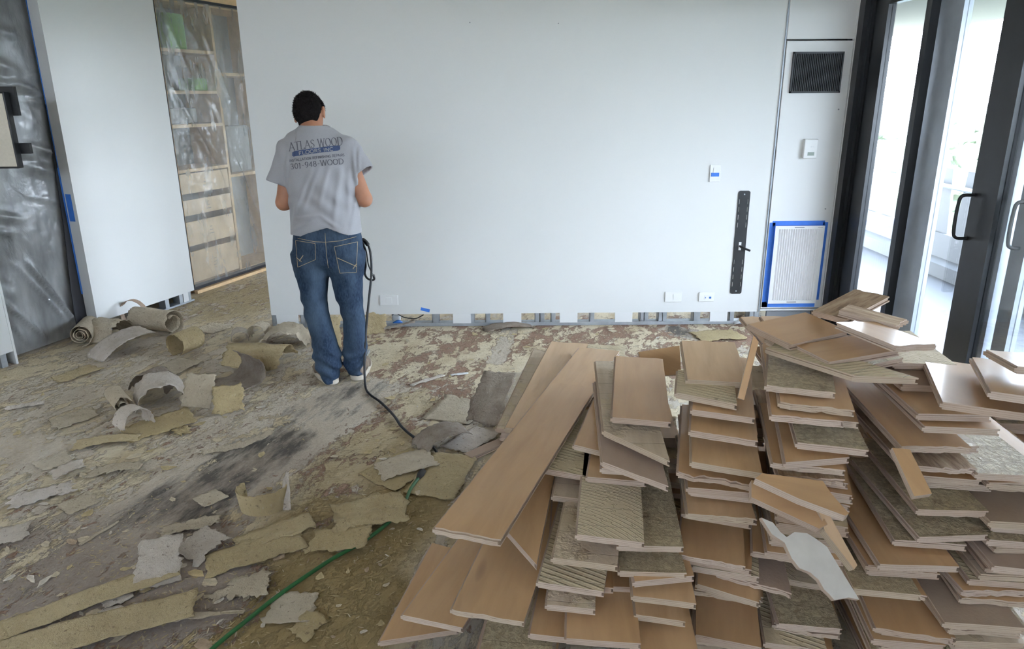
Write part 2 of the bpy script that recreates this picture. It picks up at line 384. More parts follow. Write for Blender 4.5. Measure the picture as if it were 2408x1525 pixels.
# floor with the layers that are left on it (weights are what lies where: glue, paper backing, stain)
def floor():
    xs = np.arange(-6.0, XG + .03, .03); ys = np.arange(-2.6, 8.4, .035)
    Xg, Yg = np.meshgrid(xs, ys, indexing='ij'); nx, ny = Xg.shape
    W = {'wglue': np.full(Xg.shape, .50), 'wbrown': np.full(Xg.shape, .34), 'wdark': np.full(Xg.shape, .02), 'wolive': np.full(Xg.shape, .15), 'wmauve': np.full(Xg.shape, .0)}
    def br(p0, p1, r, soft=.5, **kv):
        a = onz(*p0)[:2]; b = onz(*p1)[:2]; ab = b - a; L = max(ab @ ab, 1e-9)
        t = np.clip(((Xg - a[0]) * ab[0] + (Yg - a[1]) * ab[1]) / L, 0, 1)
        d = np.hypot(Xg - a[0] - t * ab[0], Yg - a[1] - t * ab[1])
        w = np.clip((r * (1 + soft) - d) / (r * soft * 2), 0, 1); w = w * w * (3 - 2 * w)
        for k, v in kv.items(): W[k] = W[k] * (1 - w) + v * w
    br((60, 850), (330, 780), .5, wglue=.50, wbrown=.2, wdark=.0)
    br((150, 960), (450, 860), .35, wglue=.46, wbrown=.2, wdark=.05)
    br((480, 720), (620, 690), .5, wglue=.62, wbrown=.45, wolive=.6)
    br((900, 790), (1720, 775), .36, .4, wglue=.52, wbrown=.86, wdark=.05, wolive=.05)
    br((930, 860), (1500, 860), .33, .4, wglue=.54, wbrown=.82, wdark=.05, wolive=.1)
    br((960, 950), (1150, 930), .2, .4, wglue=.56, wbrown=.7, wolive=.2)
    br((900, 1020), (800, 1120), .2, .4, wglue=.55, wbrown=.72, wolive=.5)
    br((1200, 775), (1165, 850), .055, .4, wglue=.30, wbrown=.0)
    br((1590, 775), (1640, 790), .11, .6, wglue=.2, wbrown=.2, wdark=.8)
    br((850, 920), (330, 1230), .24, .4, wglue=.26, wbrown=.22, wdark=.45)
    br((690, 1030), (420, 1190), .11, .7, wglue=.16, wbrown=.1, wdark=.82)
    br((820, 920), (700, 960), .09, .7, wglue=.15, wbrown=.1, wdark=.7)
    br((40, 1040), (130, 1075), .12, .6, wglue=.02, wbrown=.0, wdark=.02)
    br((50, 1180), (230, 1130), .16, wglue=.5, wbrown=.4)
    br((250, 1330), (500, 1330), .22, .5, wglue=.22, wbrown=.42, wdark=.2)
    br((60, 1420), (420, 1520), .25, .5, wglue=.3, wbrown=.36, wdark=.25)
    br((960, 1180), (600, 1500), .24, .35, wglue=.86, wbrown=.6, wolive=.9, wdark=.05)
    br((880, 1400), (760, 1560), .16, .35, wglue=1.0, wbrown=.5, wolive=.9)
    br((620, 1290), (760, 1200), .14, .4, wglue=.72, wbrown=.55, wolive=.8)
    br((1085, 1180), (960, 1440), .045, .4, wglue=.2, wbrown=.0, wdark=.1)
    br((1140, 1110), (1020, 1460), .05, .5, wglue=.62, wbrown=.1, wolive=.5)
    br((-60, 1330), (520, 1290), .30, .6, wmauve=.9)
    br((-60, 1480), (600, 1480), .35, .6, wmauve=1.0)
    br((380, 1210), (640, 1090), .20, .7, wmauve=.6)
    br((250, 1330), (480, 1400), .20, .5, wglue=.12, wbrown=.25)
    Z = (fbm(Xg * 3, Yg * 3, 3) - .5) * .006 * ((Yg < 5.1) & (Xg < 2.2)) - .003
    V = np.stack([Xg, Yg, Z], -1).reshape(-1, 3)
    ii, jj = np.meshgrid(np.arange(nx - 1), np.arange(ny - 1), indexing='ij'); a = (ii * ny + jj).ravel()
    F = np.stack([a, a + ny, a + ny + 1, a + 1], -1)
    me = bpy.data.meshes.new('floor'); me.from_pydata(V.tolist(), [], F.tolist()); me.materials.append(MAT['floor_scraped'])
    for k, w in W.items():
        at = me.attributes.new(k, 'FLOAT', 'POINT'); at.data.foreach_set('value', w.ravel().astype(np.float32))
    me.polygons.foreach_set('use_smooth', [True] * len(me.polygons)); me.update()
    o = bpy.data.objects.new('floor', me); col.objects.link(o)
    tag(o, 'scraped concrete floor with beige adhesive and brown paper remnants', 'floor', kind='structure')
floor()
def struct(name, mb, mats, label=None, cat=None, parent=None):
    o = mb.build(name, mats, parent)
    if not parent: tag(o, label, cat, kind='structure')
    return o
struct('ceiling', MB().box(-6.2, XG + .1, -2.75, 8.5, ZC, ZC + .15), 'ceiling_white', 'plain white ceiling above the room', 'ceiling')
# back wall with the metal framing bared along its foot
ZB = .098
wb = MB().box(-1.803, 1.848, YW, YW + .013, ZB, ZC).box(-1.803, 2.31, YW + .107, YW + .12, ZB, ZC).box(-1.803, -1.79, YW + .013, YW + .107, ZB, ZC)
wall_back = struct('wall_back', wb, 'wall_white', 'long blank white wall behind the worker, foot cut open to bare studs', 'wall')
struct('bottom_track', MB().box(-1.80, 2.30, YW + .005, YW + .115, .0, .012).box(-1.80, 2.30, YW + .003, YW + .006, .0, .026), 'galvanised', parent=wall_back)
SX = [645, 712, 723, 893, 1024, 1110, 1147, 1263, 1275, 1301, 1392, 1510, 1519, 1553, 1562, 1638, 1720, 1766, 1777]
def stud(x, w):
    return MB().box(x - w / 2, x + w / 2, YW + .018, YW + .021, .0, ZC - .02).box(x - w / 2, x - w / 2 + .003, YW + .018, YW + .10, .0, ZC - .02).box(x - w / 2, x + w / 2, YW + .098, YW + .101, .0, ZC - .02)
for px in SX:
    X = onY(px, 748, YW + .02)[0]; struct('stud', stud(X, .034 if px not in (1024, 1638, 893) else .05), 'galvanised', parent=wall_back)
for a, b in ((650, 700), (1065, 1107), (1183, 1226), (1316, 1358), (1446, 1487), (1669, 1710)):
    x0 = onY(a, 748, YW)[0]; x1 = onY(b, 748, YW)[0]
    struct('spacer_block', MB().box(x0, x1, YW + .001, YW + .018, .022, ZB, bev=.001), 'panel_white', parent=wall_back)
# dark service void behind the closet panels
struct('wall_closet', MB().box(1.86, 2.31, YW + .45, YW + .46, 0, ZC).box(1.855, 1.86, YW + .02, YW + .46, 0, ZC).box(1.92, 2.25, YW + .03, YW + .05, .012, .09), ['grey_mid'], 'grey inner lining of the service closet behind the access panels', 'wall')
acc = struct('door_1', MB().box(1.856, 2.303, YW - .012, YW + .012, .128, 1.988, bev=.003), 'panel_white', 'tall white access panel with grille and filter beside the glass doors', 'door')
struct('door_2', MB().box(1.852, 2.306, YW - .012, YW + .012, 1.998, ZC, bev=.003), 'panel_white', 'short white access panel above the tall one', 'door')
struct('trim_1', MB().box(2.306, 2.322, YW - .022, YW + .02, .0, ZC), 'panel_white', 'white vertical edge trim between access panels and dark door jamb', 'trim')
struct('trim_2', MB().box(1.842, 1.851, YW - .008, YW + .01, ZB, ZC), 'frame_grey', 'thin grey reveal strip left of the access panels', 'trim')
struct('trim_3', MB().box(1.853, 2.306, YW - .014, YW + .012, .108, .120), 'panel_white', 'white sill strip under the tall access panel', 'trim')
# left wall: panel, doorway, nearer wall piece
PB, PA = (-2.71, 5.99), (-3.03, 5.07)
wp = MB().box(-.975, 0, 0, .095, .09, ZC, xf=lw(PB))
wall_left = struct('wall_left', wp, 'wall_white', 'white wall panel between the film-covered doorway and the shelves', 'wall')
for u, w in ((-.06, .05), (-.14, .05), (-.3, .04), (-.62, .04)):
    struct('stud', MB().box(u - w / 2, u + w / 2, .01, .08, 0, .09, xf=lw(PB)), 'galvanised', parent=wall_left)
struct('bottom_track', MB().box(-.97, -.005, .005, .09, 0, .014, xf=lw(PB)), 'galvanised', parent=wall_left)
struct('spacer_block', MB().box(-.125, -.07, .004, .012, .015, .089, xf=lw(PB)), 'panel_white', parent=wall_left)
wn_ = MB().box(-8, -.644, 0, .095, .09, ZC, xf=lw(PA))
wall_near = struct('wall_left_near', wn_, 'wall_white', 'nearer piece of white left wall at the left edge of the frame', 'wall')
struct('corner_bead', MB().box(-.655, -.640, -.004, .10, .0, ZC - .01, xf=lw(PA)), 'panel_white', parent=wall_near)
for u in (-.72, -.85, -1.2): struct('stud', MB().box(u - .02, u + .02, .01, .08, 0, .09, xf=lw(PA)), 'galvanised', parent=wall_near)
struct('wall_header', MB().box(-.644, 0, 0, .095, 2.40, ZC, xf=lw(PA)), 'wall_white', 'white lintel over the film-covered doorway', 'wall')
# the dim room behind the doorway
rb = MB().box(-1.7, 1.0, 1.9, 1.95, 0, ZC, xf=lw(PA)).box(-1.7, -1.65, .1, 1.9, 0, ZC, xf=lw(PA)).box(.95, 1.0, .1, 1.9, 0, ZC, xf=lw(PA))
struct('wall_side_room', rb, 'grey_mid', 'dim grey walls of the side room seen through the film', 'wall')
# corridor and rear room behind the back wall
struct('wall_corridor', MB().box(-2.6, XG + .1, 8.2, 8.3, 0, ZC), 'wall_white', 'far white wall of the corridor behind the partition', 'wall')
struct('wall_corridor_left', MB().box(1.4, 2.6, 0, .1, 0, ZC, xf=lw((-2.822, 6.213))), 'wall_white', 'white corridor wall past the shelves', 'wall')
# unseen wall behind the camera; its window band is added as fill light
WX0, WX1, WZ0, WZ1 = -5.6, 1.8, 2.03, 2.45
wr = MB().box(-6.1, WX0, -2.7, -2.6, 0, ZC).box(WX1, XG, -2.7, -2.6, 0, ZC).box(WX0, WX1, -2.7, -2.6, WZ1, ZC).box(WX0, WX1, -2.7, -2.6, 0, WZ0)
wall_rear = struct('wall_rear', wr, 'wall_taupe', 'taupe wall behind the viewpoint around the added fill window', 'wall')  # mid tone chosen to cut bounce light on the pile front
w = struct('window_fill', MB().box(WX0, WX0 + .06, -2.68, -2.62, WZ0, WZ1).box(WX1 - .06, WX1, -2.68, -2.62, WZ0, WZ1).box(WX0, WX1, -2.68, -2.62, WZ0, WZ0 + .06).box(WX0, WX1, -2.68, -2.62, WZ1 - .06, WZ1), 'frame_dark', 'unseen dark-framed window added behind the viewpoint for fill light', 'window')
struct('pane', MB().box(WX0 + .06, WX1 - .06, -2.653, -2.647, WZ0 + .06, WZ1 - .06), 'glass', parent=w)

# ------------------------------------------------------------------ glazed balcony wall
HD = 2.30
struct('wall_right', MB().box(XG, XG + .16, -2.7, 8.3, HD, ZC).box(XG, XG + .16, -2.7, 1.9, 0, HD).box(XG, XG + .16, 7.9, 8.3, 0, HD), 'wall_white', 'white beam and walls around the balcony glazing, near wall added to block light', 'wall')  # solid near stretch is unseen, added to keep daylight off the pile front
struct('trim_4', MB().box(XG, XG + .16, 1.9, 7.9, 0, .035).box(XG + .02, XG + .03, 1.9, 7.9, .035, .05).box(XG + .09, XG + .10, 1.9, 7.9, .035, .05).box(XG, XG + .16, 1.9, 7.9, HD - .04, HD), 'frame_dark', 'dark metal floor and head tracks of the sliding doors', 'trim')
jb = MB().box(XG - .02, XG + .15, 5.10, 5.195, .035, HD - .04).box(XG + .01, XG + .05, 5.06, 5.10, .035, HD - .04).box(XG + .03, XG + .14, 5.04, 5.06, .035, HD - .04)
struct('trim_5', jb, 'frame_dark', 'black door jamb against the white access panels', 'trim')
struct('trim_6', MB().box(XG + .055, XG + .16, 5.195, 5.34, 0, HD), 'frame_dark', 'black jamb post at the end of the partition', 'trim')
def slider(n, x, y0, y1, s0, s1, m0, m1, label):
    o = MB().box(x, x + .05, y0, y0 + s0, .05, HD - .045).box(x, x + .05, y0 + s0, y1 - s1, .05, .13).box(x, x + .05, y0 + s0, y1 - s1, HD - .12, HD - .045).build('door_%d' % n, m0)
    tag(o, label, 'glass door', kind='structure')
    struct('stile', MB().box(x, x + .05, y1 - s1, y1, .05, HD - .045), m1, parent=o)
    struct('pane', MB().box(x + .022, x + .028, y0 + s0, y1 - s1, .13, HD - .12), 'glass', parent=o)
    return o
d3 = slider(3, XG + .03, 4.39, 5.05, .055, .16, 'frame_dark', 'frame_dark', 'narrow sliding glass door next to the black jamb')
d4 = slider(4, XG + .095, 3.52, 4.425, .10, .235, 'frame_grey', 'frame_grey', 'second sliding glass door with a grey stile')
d5 = slider(5, XG - .005, 2.15, 3.68, .09, .20, 'frame_dark', 'frame_dark', 'big sliding glass door with the wide dark stile and pull handle')
d6 = slider(6, XG + .095, 1.95, 3.46, .10, .10, 'frame_grey', 'frame_grey', 'sliding glass door behind the wide dark stile')
d9 = slider(9, XG + .03, 5.36, 7.9, .09, .09, 'frame_dark', 'frame_dark', 'sliding glass door of the room behind the partition')
def pull(parent, x, y, z, s):
    P = [(x, y, z + .11), (x - s * .045, y + .008, z + .105), (x - s * .055, y + .012, z + .06), (x - s * .055, y + .012, z - .06), (x - s * .045, y + .008, z - .105), (x, y, z - .11)]
    o = MB().tube(spline(P, 6), .009, 8).build('pull_handle', 'black_metal', parent, True); return o
pull(d5, XG - .005, 3.655, 1.05, 1.2); pull(d6, XG + .095, 3.40, 1.05, 1)

# ------------------------------------------------------------------ balcony and what lies beyond
struct('floor_balcony', MB().box(XG + .16, 4.32, -4, 14, -.22, -.015), 'balcony_tile', 'pale tiled balcony floor outside the glass doors', 'floor')
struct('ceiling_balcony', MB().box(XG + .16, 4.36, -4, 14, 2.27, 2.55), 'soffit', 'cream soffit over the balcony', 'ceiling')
par = empty('balcony_parapet', (4.2, 6, -.015)); tag(par, 'white slotted balcony parapet with tapered pickets and a steel rail', 'railing')
def child(mb, name, mats, parent, smooth=False):
    o = mb.build(name, mats, None, smooth); o.parent = parent; o.matrix_parent_inverse = Matrix.Translation(-Vector(parent.location)); return o
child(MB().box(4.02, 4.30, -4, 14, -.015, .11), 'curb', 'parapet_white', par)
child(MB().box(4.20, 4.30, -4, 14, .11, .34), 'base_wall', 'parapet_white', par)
yy = 2.2
pk = None
while yy < 12.5:
    w0, w1 = .125, .055
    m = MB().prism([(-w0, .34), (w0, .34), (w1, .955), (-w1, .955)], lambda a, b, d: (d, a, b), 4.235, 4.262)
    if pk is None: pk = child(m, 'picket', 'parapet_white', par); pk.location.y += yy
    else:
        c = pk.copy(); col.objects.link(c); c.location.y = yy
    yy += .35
child(MB().tube([(4.16, -4, .80), (4.16, 14, .80)], .022, 10), 'rail', 'frame_grey', par, True)
struct('ground', MB().box(5, 1500, -900, 1500, -19, -18), 'hill_green', 'pale ground far below the balcony', 'ground')
def hill():
    c = onX(2110, 262, 190.0); v = []; f = []; n, k = 60, 26
    for i in range(n):
        for j in range(k):
            a = i / (n - 1) * 2 - 1; b = j / (k - 1) * 2 - 1
            zz = (math.exp(-a * a * 3) * math.exp(-b * b * 4)) * (c[2] + 18) * (1 + .10 * float(fbm(np.array(a * 6 + 9), np.array(b * 4 + 3), 3)) - .05) - 18.5
            v.append((c[0] + 20 + b * 60, c[1] + a * 260 + 40, zz))
    for i in range(n - 1):
        for j in range(k - 1): f.append((i * k + j, i * k + j + 1, (i + 1) * k + j + 1, (i + 1) * k + j))
    o = mk('hill', v, f, 'hill_green', smooth=True); tag(o, 'hazy wooded hill on the horizon beyond the balcony', 'hill', kind='structure')
hill()
def tree(px, py, X, r, label):
    c = onX(px, py, X); t = empty('tree', (c[0], c[1], -18)); tag(t, label, 'tree', 'trees beyond the balcony')
    bm = bmesh.new()
    for i in range(90):
        q = Vector((random.gauss(0, .42), random.gauss(0, .5), random.gauss(-.5, .38))) * r
        bmesh.ops.create_icosphere(bm, subdivisions=2, radius=r * random.uniform(.10, .22), matrix=Matrix.Translation(q))
    for q in bm.verts: q.co += Vector((random.uniform(-1, 1), random.uniform(-1, 1), random.uniform(-1, 1))) * r * .03
    me = bpy.data.meshes.new('crown'); bm.to_mesh(me); bm.free(); me.materials.append(MAT['tree_green'])
    o = bpy.data.objects.new('crown', me); col.objects.link(o); o.parent = t; o.location = (0, 0, c[2] + 18)
    child(MB().cyl((c[0], c[1], -18), (c[0], c[1], c[2]), r * .12), 'trunk', 'tree_green', t)
tree(2260, 350, 55, 6.0, 'round pale tree left of the wide dark door stile')
tree(2222, 392, 30, 3.0, 'smaller pale tree just above the parapet rail')
tree(2060, 330, 80, 7.0, 'far tree seen through the narrow glass door')
tree(2330, 300, 110, 8.0, 'far tree whose crown meets the wide dark stile')
bl = empty('low_building', tuple(onX(2100, 372, 70))); tag(bl, 'long low white-roofed building below the hill', 'building')
_b = onX(2100, 372, 70)
child(MB().box(_b[0], _b[0] + 8, _b[1] - 13, _b[1] + 16, -18, _b[2] + 1.2), 'wall', 'far_white', bl)
child(MB().box(_b[0] - 1, _b[0] + 9, _b[1] - 14, _b[1] + 17, _b[2] + 1.2, _b[2] + 2.3), 'roof', 'plate_white', bl)

# ------------------------------------------------------------------ shelves, film and fittings
def kids(root, items):
    for name, mb, mats in items: child(mb, name, mats, root)
PS = (-2.822, 6.213)
sh = empty('built_in_shelves', (PS[0], PS[1], 0)); tag(sh, 'tall birch shelf and drawer unit behind clear plastic film', 'shelf unit')
X_ = lw(PS)
SHD = .38
items = [('back_panel', MB().box(0, 1.34, SHD, SHD + .015, .07, 2.40, xf=X_), 'shelf_inner')]
for u in (0.0, .635, 1.32): items.append(('upright', MB().box(u, u + .028, 0, SHD, .05, 2.40, xf=X_), 'birch_edge'))
for z in (2.03, 1.70, 1.425, 1.055): items.append(('shelf', MB().box(.028, .635, 0, SHD, z - .013, z + .013, xf=X_), 'birch_edge'))
for z in (1.855, .96, .07): items.append(('shelf', MB().box(.663, 1.32, 0, SHD, z - .013, z + .013, xf=X_), 'birch_edge'))
items.append(('top', MB().box(0, 1.35, 0, SHD, 2.40, 2.42, xf=X_), 'birch_edge'))
items.append(('header', MB().box(0, 1.35, -.004, SHD, 2.445, 2.52, xf=X_), 'birch_edge'))
items.append(('plinth', MB().box(0, 1.35, .03, SHD, 0, .05, xf=X_), 'birch_edge'))
kids(sh, items)
for z0, z1 in ((.862, 1.03), (.677, .808), (.413, .622), (.09, .362)):
    d = child(MB().box(.036, .63, .006, .025, z0, z1, xf=X_, bev=.002), 'drawer_front', 'birch_front', sh)
    d2 = child(MB().box(.036, .63, .05, .30, z0 + .01, z0 + .02, xf=X_), 'drawer_base', 'birch_edge', sh)
    g = MB()
    for r, (w, dz) in enumerate(((.012, .03), (.02, .0), (.03, -.03))):    # worn stamp marks
        g.box(.333 - w, .333 + w, .0052, .006, (z0 + z1) / 2 + dz - .003, (z0 + z1) / 2 + dz + .003, xf=X_)
    o = g.build('stamp', 'shelf_inner'); o.parent = d
struct('wall_over_shelves', MB().box(-.15, 1.45, 0, .5, 2.52, ZC, xf=X_).box(-.15, -.01, .02, .5, 0, 2.52, xf=X_), 'wall_white', 'white bulkhead above the shelf unit', 'wall')
struct('trim_7', MB().box(-.03, 1.36, -.012, -.002, 2.415, 2.445, xf=X_).box(-.03, .012, -.012, -.002, .05, 2.445, xf=X_).box(-.03, 1.36, -.012, -.002, .03, .075, xf=X_), 'tape_black', 'black tape holding the film around the shelf unit', 'trim')
struct('trim_8', MB().box(.0, 1.36, -.05, -.015, 0, .028, xf=X_), 'birch_edge', 'pale wood strip on the floor under the shelf unit', 'trim')
def lwobj(name, mb, mats, label, cat, group=None, smooth=False): o = mb.build(name, mats, None, smooth); return tag(o, label, cat, group)
simple('toy_green', (.20, .42, .09), .5); simple('box_grey', (.35, .34, .33), .7)
lwobj('storage_box', MB().box(.44, .60, .08, .26, 1.713, 1.82, xf=X_, bev=.01), 'toy_green', 'bright green box on the second shelf behind the film', 'box')
lwobj('storage_box', MB().box(.22, .42, .08, .30, 2.043, 2.33, xf=X_, bev=.02), 'toy_green', 'tall green box on the top shelf behind the film', 'box')
lwobj('storage_box', MB().box(.10, .50, .15, .34, 1.438, 1.57, xf=X_, bev=.01), 'box_grey', 'grey box on the third shelf behind the film', 'box')
lwobj('storage_box', MB().box(.80, 1.1, .10, .34, .973, 1.40, xf=X_, bev=.01), 'box_grey', 'tall grey box in the right bay behind the film', 'box')

def film(name, P, u0, u1, z0, z1, d, mat, label, amp, seed, folds):
    nu, nz = 50, 130; U = np.linspace(u0, u1, nu); Zs = np.linspace(z0, z1, nz); UU, ZZ = np.meshgrid(U, Zs, indexing='ij')
    D = (fbm(UU * 5 + seed, ZZ * 2 + seed, 4) - .5) * amp
    for (a, b, c, e, w, h) in folds:                    # a sharp fold from (a,b) to (c,e)
        ax, az = c - a, e - b; L = ax * ax + az * az; t = np.clip(((UU - a) * ax + (ZZ - b) * az) / L, 0, 1)
        dd = np.hypot(UU - a - t * ax, ZZ - b - t * az); D = D - h * np.maximum(0, 1 - dd / w) * np.sin(np.pi * np.clip(t * .96 + .02, 0, 1)) ** .5
    edge = np.minimum(np.minimum(UU - u0, u1 - UU), np.minimum(ZZ - z0, z1 - ZZ)); D = D * np.clip(edge / .06, 0, 1)
    f0 = lw(P); V = [f0((UU[i, j], d + D[i, j], ZZ[i, j])) for i in range(nu) for j in range(nz)]
    F = [(i * nz + j, (i + 1) * nz + j, (i + 1) * nz + j + 1, i * nz + j + 1) for i in range(nu - 1) for j in range(nz - 1)]
    o = mk(name, V, F, mat, smooth=True); return tag(o, label, 'plastic sheet')
fs = []
for k in range(26):
    a = random.uniform(.05, 1.0); b = random.uniform(.15, 2.3); L = random.uniform(.2, .55)
    fs.append((a, b, a + L * .42, b - L, random.uniform(.012, .03), random.uniform(.008, .02)))
fs += [(.05, 1.75, .50, .95, .03, .03), (.66, 1.2, .98, .45, .03, .03), (.2, 2.35, .6, 1.85, .025, .02)]
film('plastic_sheet', PS, .0, 1.08, .06, 2.42, -.03, 'film_clear', 'clear wrinkled plastic film taped over the shelf unit', .03, 3.1, fs)
fs = []
for k in range(22):
    a = random.uniform(-.75, 0); b = random.uniform(.9, 2.2); L = random.uniform(.15, .35)
    fs.append((a, b, a + L, b - L * .35, random.uniform(.02, .05), random.uniform(.01, .03)))
fs += [(-.35, .62, -.04, .05, .02, .04), (-.42, .6, -.12, .1, .02, .03), (-.62, .45, -.3, .03, .02, .04), (-.7, .5, -.45, .05, .02, .03)]
film('plastic_sheet', PA, -.80, .02, 0.01, 2.42, .13, 'film_grey', 'grey translucent plastic film hung across the left doorway', .05, 8.7, fs)
dj = MB().prism([(-.006, 1.62), (.008, 1.62), (.008, .0), (-.10, .0), (-.085, .35), (-.045, .8), (-.02, 1.3)], lambda a, b, d: lw(PA)((a, d, b)), .100, .106)
struct('trim_9', dj, 'tape_black', 'black tape strip down the right side of the film-covered doorway', 'trim')
struct('trim_10', MB().box(-.006, .006, .097, .101, 1.2, 2.40, xf=lw(PA)).box(-.012, -.001, .0955, .099, .3, 1.2, xf=lw(PA)), 'tape_blue', 'thin blue masking tape line on the doorway edge', 'trim')
lwobj('tape_strip', MB().box(-.001, 0.0, .035, .085, .83, 1.02, xf=lw((PA[0] - DV[0] * .0008, PA[1] - DV[1] * .0008))), 'tape_blue', 'wide strip of blue masking tape on the doorway edge', 'tape')
# framed panel on its bracket in front of the doorway film
fp = onY(0, 300, 4.3)
fx, fy = fp[0], 4.3
e = empty('wall_speaker', (fx, fy, 1.2)); tag(e, 'cream cloth-fronted panel in a black frame at the left edge', 'speaker')
z1 = onY(10, 216, 4.3)[2]; z0 = onY(40, 396, 4.3)[2]; xr = onY(44, 396, 4.3)[0]
kids(e, [('body', MB().box(xr - .52, xr, fy, fy + .05, z0, z1, bev=.004), 'black_metal'), ('cloth_front', MB().box(xr - .515, xr - .005, fy - .008, fy, z0 + .012, z1 - .008, bev=.002), 'cream_cloth'),
         ('bracket', MB().box(xr - .10, xr + .03, fy + .05, fy + .075, z1 - .13, z1 + .03), 'black_metal'), ('bracket', MB().box(xr - .02, xr + .055, fy + .05, fy + .075, z0 + .08, z0 + .14), 'black_metal'),
         ('arm', MB().box(xr - .6, xr - .3, fy + .05, fy + .12, 1.25, 1.3), 'black_metal')])
# things fixed to the back wall
def wallpos(x, y): q = onY(x, y, YW); return q[0], q[2]
def plate(name, x, y, w, h, label, cat, extra):
    X, Z = wallpos(x, y); e = empty(name, (X, YW, Z)); tag(e, label, cat)
    child(MB().box(X - w / 2, X + w / 2, YW - .009, YW, Z - h / 2, Z + h / 2, bev=.003), 'face_plate', 'plate_white', e)
    for nm, (a, b, c, d), dep, mt in extra: child(MB().box(X + a, X + b, YW - .009 - dep, YW - .008, Z + c, Z + d, bev=.0006), nm, mt, e)
    return e
plate('socket_plate', 915, 705, .135, .08, 'blank white socket plate just right of the worker', 'socket', [('insert', (-.022, .022, -.022, .022), .002, 'plate_white')])
plate('socket_plate', 1583, 697, .125, .078, 'blank white socket plate nearer the double one', 'socket', [('insert', (-.002, .042, -.022, .022), .002, 'plate_white')])
plate('socket_plate', 1661, 697, .115, .072, 'white socket plate with a blue jack under the black rail', 'socket', [('insert', (-.018, .048, -.02, .014), .002, 'plate_white'), ('jack', (.018, .034, -.012, .003), .0035, 'blue_plastic'), ('jack', (-.012, -.006, -.010, .0), .0035, 'blue_plastic')])
plate('light_switch', 1681, 407, .075, .12, 'white wall switch with a blue tape band across it', 'switch', [('rocker', (-.014, .014, -.005, .04), .003, 'plate_white'), ('tape_band', (-.028, .028, -.022, .004), .004, 'tape_blue')])
X, Z = wallpos(1901, 349); e = empty('thermostat', (X, YW - .012, Z)); tag(e, 'white thermostat with a small grey display on the access panel', 'thermostat')
kids(e, [('body', MB().box(X - .047, X + .047, YW - .045, YW - .012, Z - .065, Z + .065, bev=.005), 'plate_white'), ('screen', MB().box(X - .02, X + .026, YW - .0465, YW - .045, Z - .045, Z - .022), 'print_lcd'), ('button', MB().box(X + .0, X + .02, YW - .047, YW - .045, Z + .01, Z + .02), 'panel_white')])
lwobj('tape_strip', MB().box(-.034, .034, -.001, 0, -.012, .012, xf=lambda q: (onY(1000, 728, YW)[0] + q[0] * .97 + q[2] * .25, YW - .0006 + q[1], onY(1000, 728, YW)[2] + q[2] * .97 - q[0] * .25)), 'tape_blue', 'short scrap of blue tape at the foot of the white wall', 'tape')
# black return grille
x0, z1 = onY(1866, 122, YW - .02)[[0, 2]]; x1, z0 = onY(1974, 218, YW - .02)[[0, 2]]
e = empty('air_grille', ((x0 + x1) / 2, YW - .012, z0)); tag(e, 'square black air grille high on the access panel', 'grille')
child(MB().box(x0, x1, YW - .015, YW - .012, z0, z1).box(x0, x1, YW - .026, YW - .015, z1 - .012, z1).box(x0, x1, YW - .026, YW - .015, z0, z0 + .012).box(x0, x0 + .01, YW - .026, YW - .015, z0, z1).box(x1 - .01, x1, YW - .026, YW - .015, z0, z1), 'frame', 'black_metal', e)
m = MB()
for i in range(26):
    a = x0 + .012 + (x1 - x0 - .024) * (i + .5) / 26; m.box(a - .002, a + .002, YW - .024, YW - .015, z0 + .012, z1 - .012)
o = child(m, 'slats', 'black_metal', e); o['kind'] = 'stuff'
# air filter held with blue tape
x0, z1 = onY(1822, 530, YW - .02)[[0, 2]]; x1, z0 = onY(1917, 711, YW - .02)[[0, 2]]; x1 = x0 + .355
e = empty('air_filter', ((x0 + x1) / 2, YW - .012, z0)); tag(e, 'white pleated air filter taped over the lower opening with blue tape', 'filter')
fy0, fy1 = YW - .040, YW - .012; b = .024
child(MB().box(x0, x1, fy0, fy1, z1 - b, z1).box(x0, x1, fy0, fy1, z0, z0 + b).box(x0, x0 + b, fy0, fy1, z0 + b, z1 - b).box(x1 - b, x1, fy0, fy1, z0 + b, z1 - b).box(x0 + b, x1 - b, fy1 - .002, fy1, z0 + b, z1 - b), 'card_frame', 'panel_white', e)
np_ = 18; wv = (x1 - x0 - 2 * b) / np_; V = []; F = []
for i in range(np_ * 2 + 1):
    xx = x0 + b + wv * i / 2; yv = fy0 + .002 if i % 2 == 0 else fy0 + .013; V += [(xx, yv, z0 + b), (xx, yv, z1 - b)]
F = [(2 * i, 2 * i + 2, 2 * i + 3, 2 * i + 1) for i in range(np_ * 2)]
o = mk('pleats', V, F, 'filter_pleat'); o.parent = e; o.matrix_parent_inverse = Matrix.Translation(-Vector(e.location)); o['kind'] = 'stuff'
child(MB().box((x0 + x1) / 2 - .04, (x0 + x1) / 2 + .03, fy0 - .0006, fy0, z1 - .016, z1 - .009).box((x0 + x1) / 2 - .04, (x0 + x1) / 2 + .03, fy0 - .0006, fy0, z0 + .008, z0 + .015).box(x1 - .05, x1 - .015, fy0 - .0006, fy0, z1 - .014, z1 - .011), 'print', 'grey_mid', e)
tb = .035
for nm, q in (('left', (x0 - tb, x0 + .006, z0 - tb, z1 + .02)), ('top', (x0 - .015, x1 + .006, z1 - .006, z1 + .032)), ('right', (x1 - .006, x1 + .03, z0 + .02, z1 + .02)), ('bottom', (x0 - tb, x1 + .004, z0 - .035, z0 + .006))):
    mb = MB().box(q[0], q[1], YW - .0135, YW - .0125, q[2], q[3])
    child(mb, 'tape_edge', 'tape_blue', e)
child(MB().box(x0 - .001, x0, fy0, fy1, z0, z1).box(x1, x1 + .001, fy0, fy1, z0, z1).box(x0, x1, fy0, fy1, z1, z1 + .001), 'tape_wrap', 'tape_blue', e)
